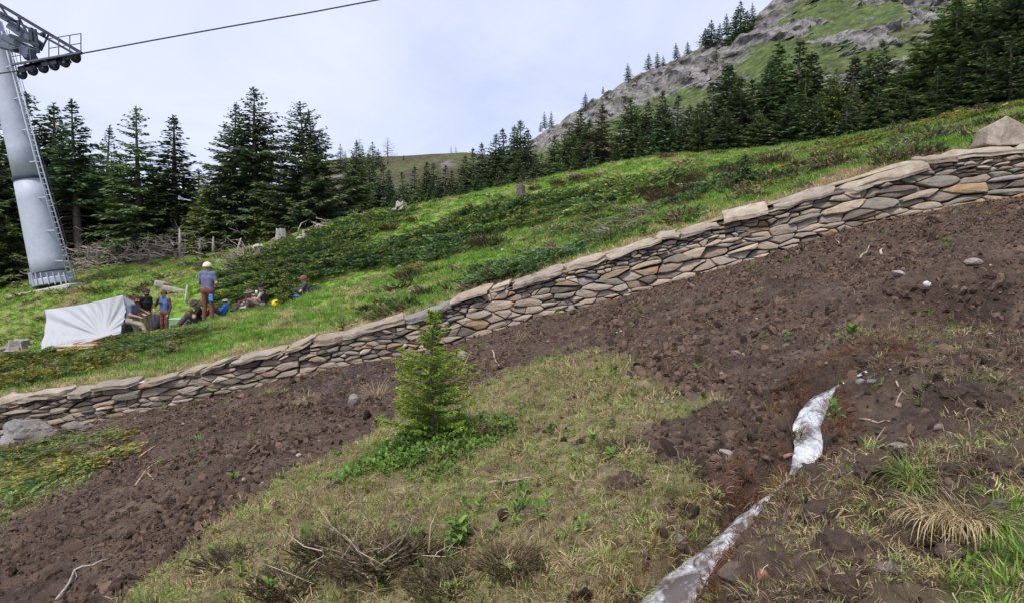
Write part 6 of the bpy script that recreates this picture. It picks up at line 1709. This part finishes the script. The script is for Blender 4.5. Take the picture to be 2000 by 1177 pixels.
# ------------------------------------------------------------------ loose rocks, sticks
def rock(px, py, w_px, asp, seed, col, label, f=fl, tall=.5, tilt=(0, 0), rz=None):
    h = f(px, py); s_ = w_px * h[1] / F_PX / 2
    boulder('rock', seed, (s_, s_ * asp, s_ * tall), col, label, h + np.array([0, 0, s_ * tall * .25]), rz if rz is not None else seed * .7, 2, .25, 8, tilt=tilt)
rock(1755, 537, 34, .6, 21, (.34, .31, .30), 'smooth pale oval stone on dark earth', tall=.45, tilt=(0, .35), rz=0)
rock(1422, 885, 36, .6, 22, (.27, .245, .24), 'flat purplish stone in trodden earth left of the stream', tall=.35, tilt=(0, .3), rz=0)
rock(1680, 746, 22, .8, 23, (.24, .235, .24), 'grey wet stone beside the upper stream', tall=.6)
rock(1703, 746, 24, .8, 24, (.17, .16, .17), 'dark wet stone right of the grey one by the stream', tall=.6)
rock(1810, 558, 18, .8, 25, (.55, .55, .53), 'small white stone in the earth hollow', tall=.8)
rock(1905, 514, 42, .5, 26, (.26, .22, .20), 'brown stone on the rim of the earth hollow', tall=.4)
rock(690, 788, 30, .9, 27, (.21, .19, .19), 'angular grey stone below the wall left of the tussock', tall=1.2)
rock(1437, 690, 24, .8, 28, (.19, .16, .155), 'earthy stone half buried in the bare slope', tall=.6)
rock(1260, 1078, 18, .9, 29, (.36, .34, .33), 'small pale square stone left of the lower stream', tall=.9)
rock(1325, 1062, 32, .8, 30, (.17, .14, .13), 'dark round stone at the left edge of the stream', tall=1.1)
rock(1430, 1128, 62, .8, 31, (.12, .095, .075), 'dark mossy stone at the right edge of the lower stream', tall=.9)
rock(1388, 1140, 24, .6, 32, (.42, .41, .38), 'pale chip of stone beside the dark mossy stone', tall=.5)
rock(1490, 1130, 30, .8, 33, (.30, .16, .10), 'reddish flake of rock right of the dark mossy stone', tall=1.2, tilt=(.3, .2))
rock(1855, 1085, 66, .7, 34, (.10, .078, .07), 'big dark clod of earth under the straw tussock', tall=.7)
rock(1730, 1110, 56, .6, 35, (.14, .115, .105), 'grey-brown clod of earth left of the big dark clod', tall=.5)
rock(1755, 870, 40, .7, 36, (.21, .18, .165), 'flat brown stone above the yellow-green tussock', tall=.35)
rock(1830, 835, 40, .4, 37, (.19, .155, .14), 'brown slab jutting from the earth at the right', tall=.35)
rock(1755, 792, 16, .9, 38, (.25, .19, .17), 'small reddish stone in the earth right of the stream', tall=.7)
rock(905, 695, 40, .6, 39, (.24, .20, .17), 'brown stone at the wall foot behind the young spruce', tall=.5)
rock(1950, 985, 34, .8, 40, (.13, .105, .095), 'dark clod of earth behind the straw tussock', tall=.7)
gr = random.Random(8)
def sod(px, py, w_px, seed, label, tall=.6):
    h = fl(px, py); s_ = w_px * h[1] / F_PX / 2
    boulder('sod_lump', seed, (s_, s_ * .75, s_ * tall), np.array((.085, .056, .042)) * (.8 + .05 * (seed % 9)), label, h - np.array([0, 0, s_ * .25]), seed * 1.3, 4, .55, 0, mat=M['soil'], cat='clod of earth')
for px, py, w, sd0, lb in [(1610, 1000, 110, 201, 'rooty lump of earth between stream and straw tussock'), (1640, 1060, 120, 202, 'rooty lump of earth below the first one by the stream'), (1700, 905, 80, 204, 'lump of earth above the yellow-green tussock'), (1950, 905, 90, 206, 'lump of earth behind the straw tussock'), (1700, 700, 80, 208, 'lump of earth above the upper stream'), (1860, 760, 100, 209, 'lump of earth on the rough right-hand slope'), (1950, 780, 80, 210, 'lump of earth beyond the thin pale root'), (1660, 1140, 110, 213, 'lump of earth at the bottom right of the stream'), (1770, 560, 90, 214, 'lump of earth beside the pale oval stone'), (1230, 940, 90, 215, 'dark lump of earth at the rim of the turf'), (1810, 1040, 90, 216, 'dark root clod under the big drooping tussock')]:
    sod(px, py, w, sd0, lb)
for i in range(46):
    px, py = gr.choice([(gr.uniform(200, 800), gr.uniform(800, 1100)), (gr.uniform(1000, 1500), gr.uniform(620, 800)), (gr.uniform(1600, 2000), gr.uniform(430, 850))])
    rock(px, py, gr.uniform(5, 12), .8, 60 + i, np.array((.30, .26, .245)) * gr.uniform(.6, 1.3), 'small pale pebble lying loose on the bare earth', tall=.7)
for o in list(COL.objects):
    if o.get('label') == 'small pale pebble lying loose on the bare earth': o['group'] = 'pebbles on the bare earth'; o.name = 'pebble'
rock(815, 572, 34, .5, 90, (.36, .34, .31), 'pale flat stone in the grass above the wall', f=hit_up, tall=.35)
rock(800, 585, 28, .5, 91, (.33, .29, .26), 'second pale flat stone nearer the wall cap', f=hit_up, tall=.3)
rock(982, 490, 12, .7, 92, (.50, .48, .45), 'small white stone in grass beside the dark heather', f=hit_up, tall=.6)
rock(780, 522, 24, .5, 93, (.30, .25, .21), 'tan stone at the lower rim of the juniper bed', f=hit_up, tall=.4)
rock(1768, 278, 34, .6, 94, (.28, .26, .23), 'low grey rock in the bright grass high on the meadow', f=hit_up, tall=.45)
rock(1962, 214, 26, .7, 95, (.30, .23, .16), 'brown rock on the crest above the angular boulder', f=hit_up, tall=.9)
rock(625, 445, 30, .6, 96, (.40, .38, .36), 'pale rock beside the wide grey stump', f=hit_up, tall=.4)
rock(585, 468, 40, .5, 97, (.33, .30, .28), 'flat grey rock on the dead mound', f=hit_up, tall=.3)
rock(505, 487, 36, .6, 98, (.45, .46, .42), 'pale green-grey rock behind the root fan', f=hit_up, tall=.5)
rock(32, 556, 24, .6, 99, (.38, .36, .34), 'small pale rock left of the tower foundation', f=hit_up, tall=.5)

def stick(pts, rad, col, label, f=fl, fork=None, cat='stick'):
    H_ = [f(a, b_) for a, b_ in pts]; c0 = H_[0]
    q = np.array([h_ - c0 for h_ in H_]); q[:, 2] += rad * .9
    mid = []
    for i in range(len(q) - 1): mid += [q[i], (q[i] + q[i + 1]) / 2 + np.array([gr.uniform(-1, 1), gr.uniform(-1, 1), .4]) * rad * 1.5]
    mid.append(q[-1]); mid = np.array(mid)
    mb = MB(); mb.tube(mid, np.linspace(rad, rad * .45, len(mid)), 6, np.array(col))
    if fork:
        h2 = np.array([f(a, b_) for a, b_ in fork]) - c0; h2[:, 2] += rad; mb.tube(h2, np.linspace(rad * .7, rad * .3, len(h2)), 5, np.array(col))
    obj('stick', mb.mesh('stick', M['deadwood'], True), label=label, cat=cat, loc=tuple(c0))
TAN = (.34, .25, .18); GRT = (.30, .27, .24)
stick([(110, 1172), (135, 1140), (145, 1115), (180, 1105), (212, 1093)], .010, GRT, 'long forked grey root lying at the low end of the bare earth', fork=[(145, 1115), (150, 1128), (135, 1150)])
stick([(265, 948), (285, 920), (305, 905), (322, 895)], .011, TAN, 'long tan branch lying on earth below the wall', fork=[(285, 920), (300, 938), (310, 922)])
stick([(272, 893), (290, 880), (305, 870)], .010, (.42, .26, .16), 'orange peeled twig on the earth below the wall')
stick([(203, 872), (220, 873), (232, 880)], .009, TAN, 'short tan twig beside the dead juniper twigs')
stick([(950, 947), (985, 944), (1015, 940), (1042, 936)], .013, (.36, .27, .20), 'pale thick stick lying on the turf in the centre')
stick([(950, 668), (965, 690), (968, 705), (980, 720)], .012, (.36, .28, .22), 'bent bare root below the wall right of the young spruce')
stick([(905, 715), (915, 695), (922, 688)], .008, TAN, 'short root leaning beside the young spruce')
stick([(1680, 506), (1692, 495), (1698, 480)], .015, (.42, .31, .26), 'peeled pale stick upright in earth near the wall')
stick([(1722, 500), (1724, 488)], .020, (.42, .30, .26), 'short pink stub of wood in earth near the wall')
stick([(1632, 470), (1640, 480)], .012, TAN, 'small pale splinter close to the wall foot')
stick([(1225, 688), (1232, 700), (1218, 725)], .008, TAN, 'curved thin root at the top of the turf')
stick([(1395, 745), (1390, 765), (1398, 785)], .007, TAN, 'thin hooked root in the trodden earth')
stick([(1750, 745), (1762, 765), (1750, 790)], .007, TAN, 'thin forked root right of the upper stream', fork=[(1762, 765), (1770, 772)])
stick([(1680, 820), (1715, 828), (1738, 824)], .009, (.38, .26, .20), 'reddish root crossing earth right of the stream')
stick([(1920, 716), (1935, 735), (1948, 745)], .008, TAN, 'thin pale root in the right-hand earth')
stick([(1530, 895), (1550, 890), (1575, 882)], .012, (.30, .16, .10), 'rusty root bridging the narrow stream')
stick([(1385, 1100), (1395, 1092), (1425, 1098)], .010, TAN, 'pale root curving over the dark mossy stone')
stick([(500, 870), (470, 898)], .008, TAN, 'thin straight twig on dark earth in the left')
stick([(470, 1000), (500, 990)], .012, (.36, .27, .22), 'short thick stick at the rim of the turf')
stick([(800, 1155), (835, 1120), (852, 1105)], .006, (.40, .33, .26), 'pale dead stem rising from the heather')
stick([(700, 1110), (730, 1150)], .006, (.40, .33, .26), 'pale dead stem across the widest heather clump')
stick([(610, 1085), (640, 1068), (668, 1072)], .006, (.36, .30, .24), 'arched twig over the upright heather clump')
h = fl(200, 850); sticks('brush_pile', h, (.35, .22), 46, .6, .006, 41, (.26, .20, .16), 'dead juniper twigs spread on earth under the wall', 'brushwood', el=.12, f=low)
h = fl(165, 905); sticks('brush_pile', h, (.30, .2), 34, .5, .005, 42, (.22, .18, .13), 'dry twigs trailing from the creeping junipers', 'brushwood', el=.12, f=low)
h = fl(735, 1125); sticks('brush_pile', h, (.16, .08), 26, .3, .003, 43, (.42, .34, .26), 'pale dry stems tangled in the heather', 'brushwood', el=.5, f=low)
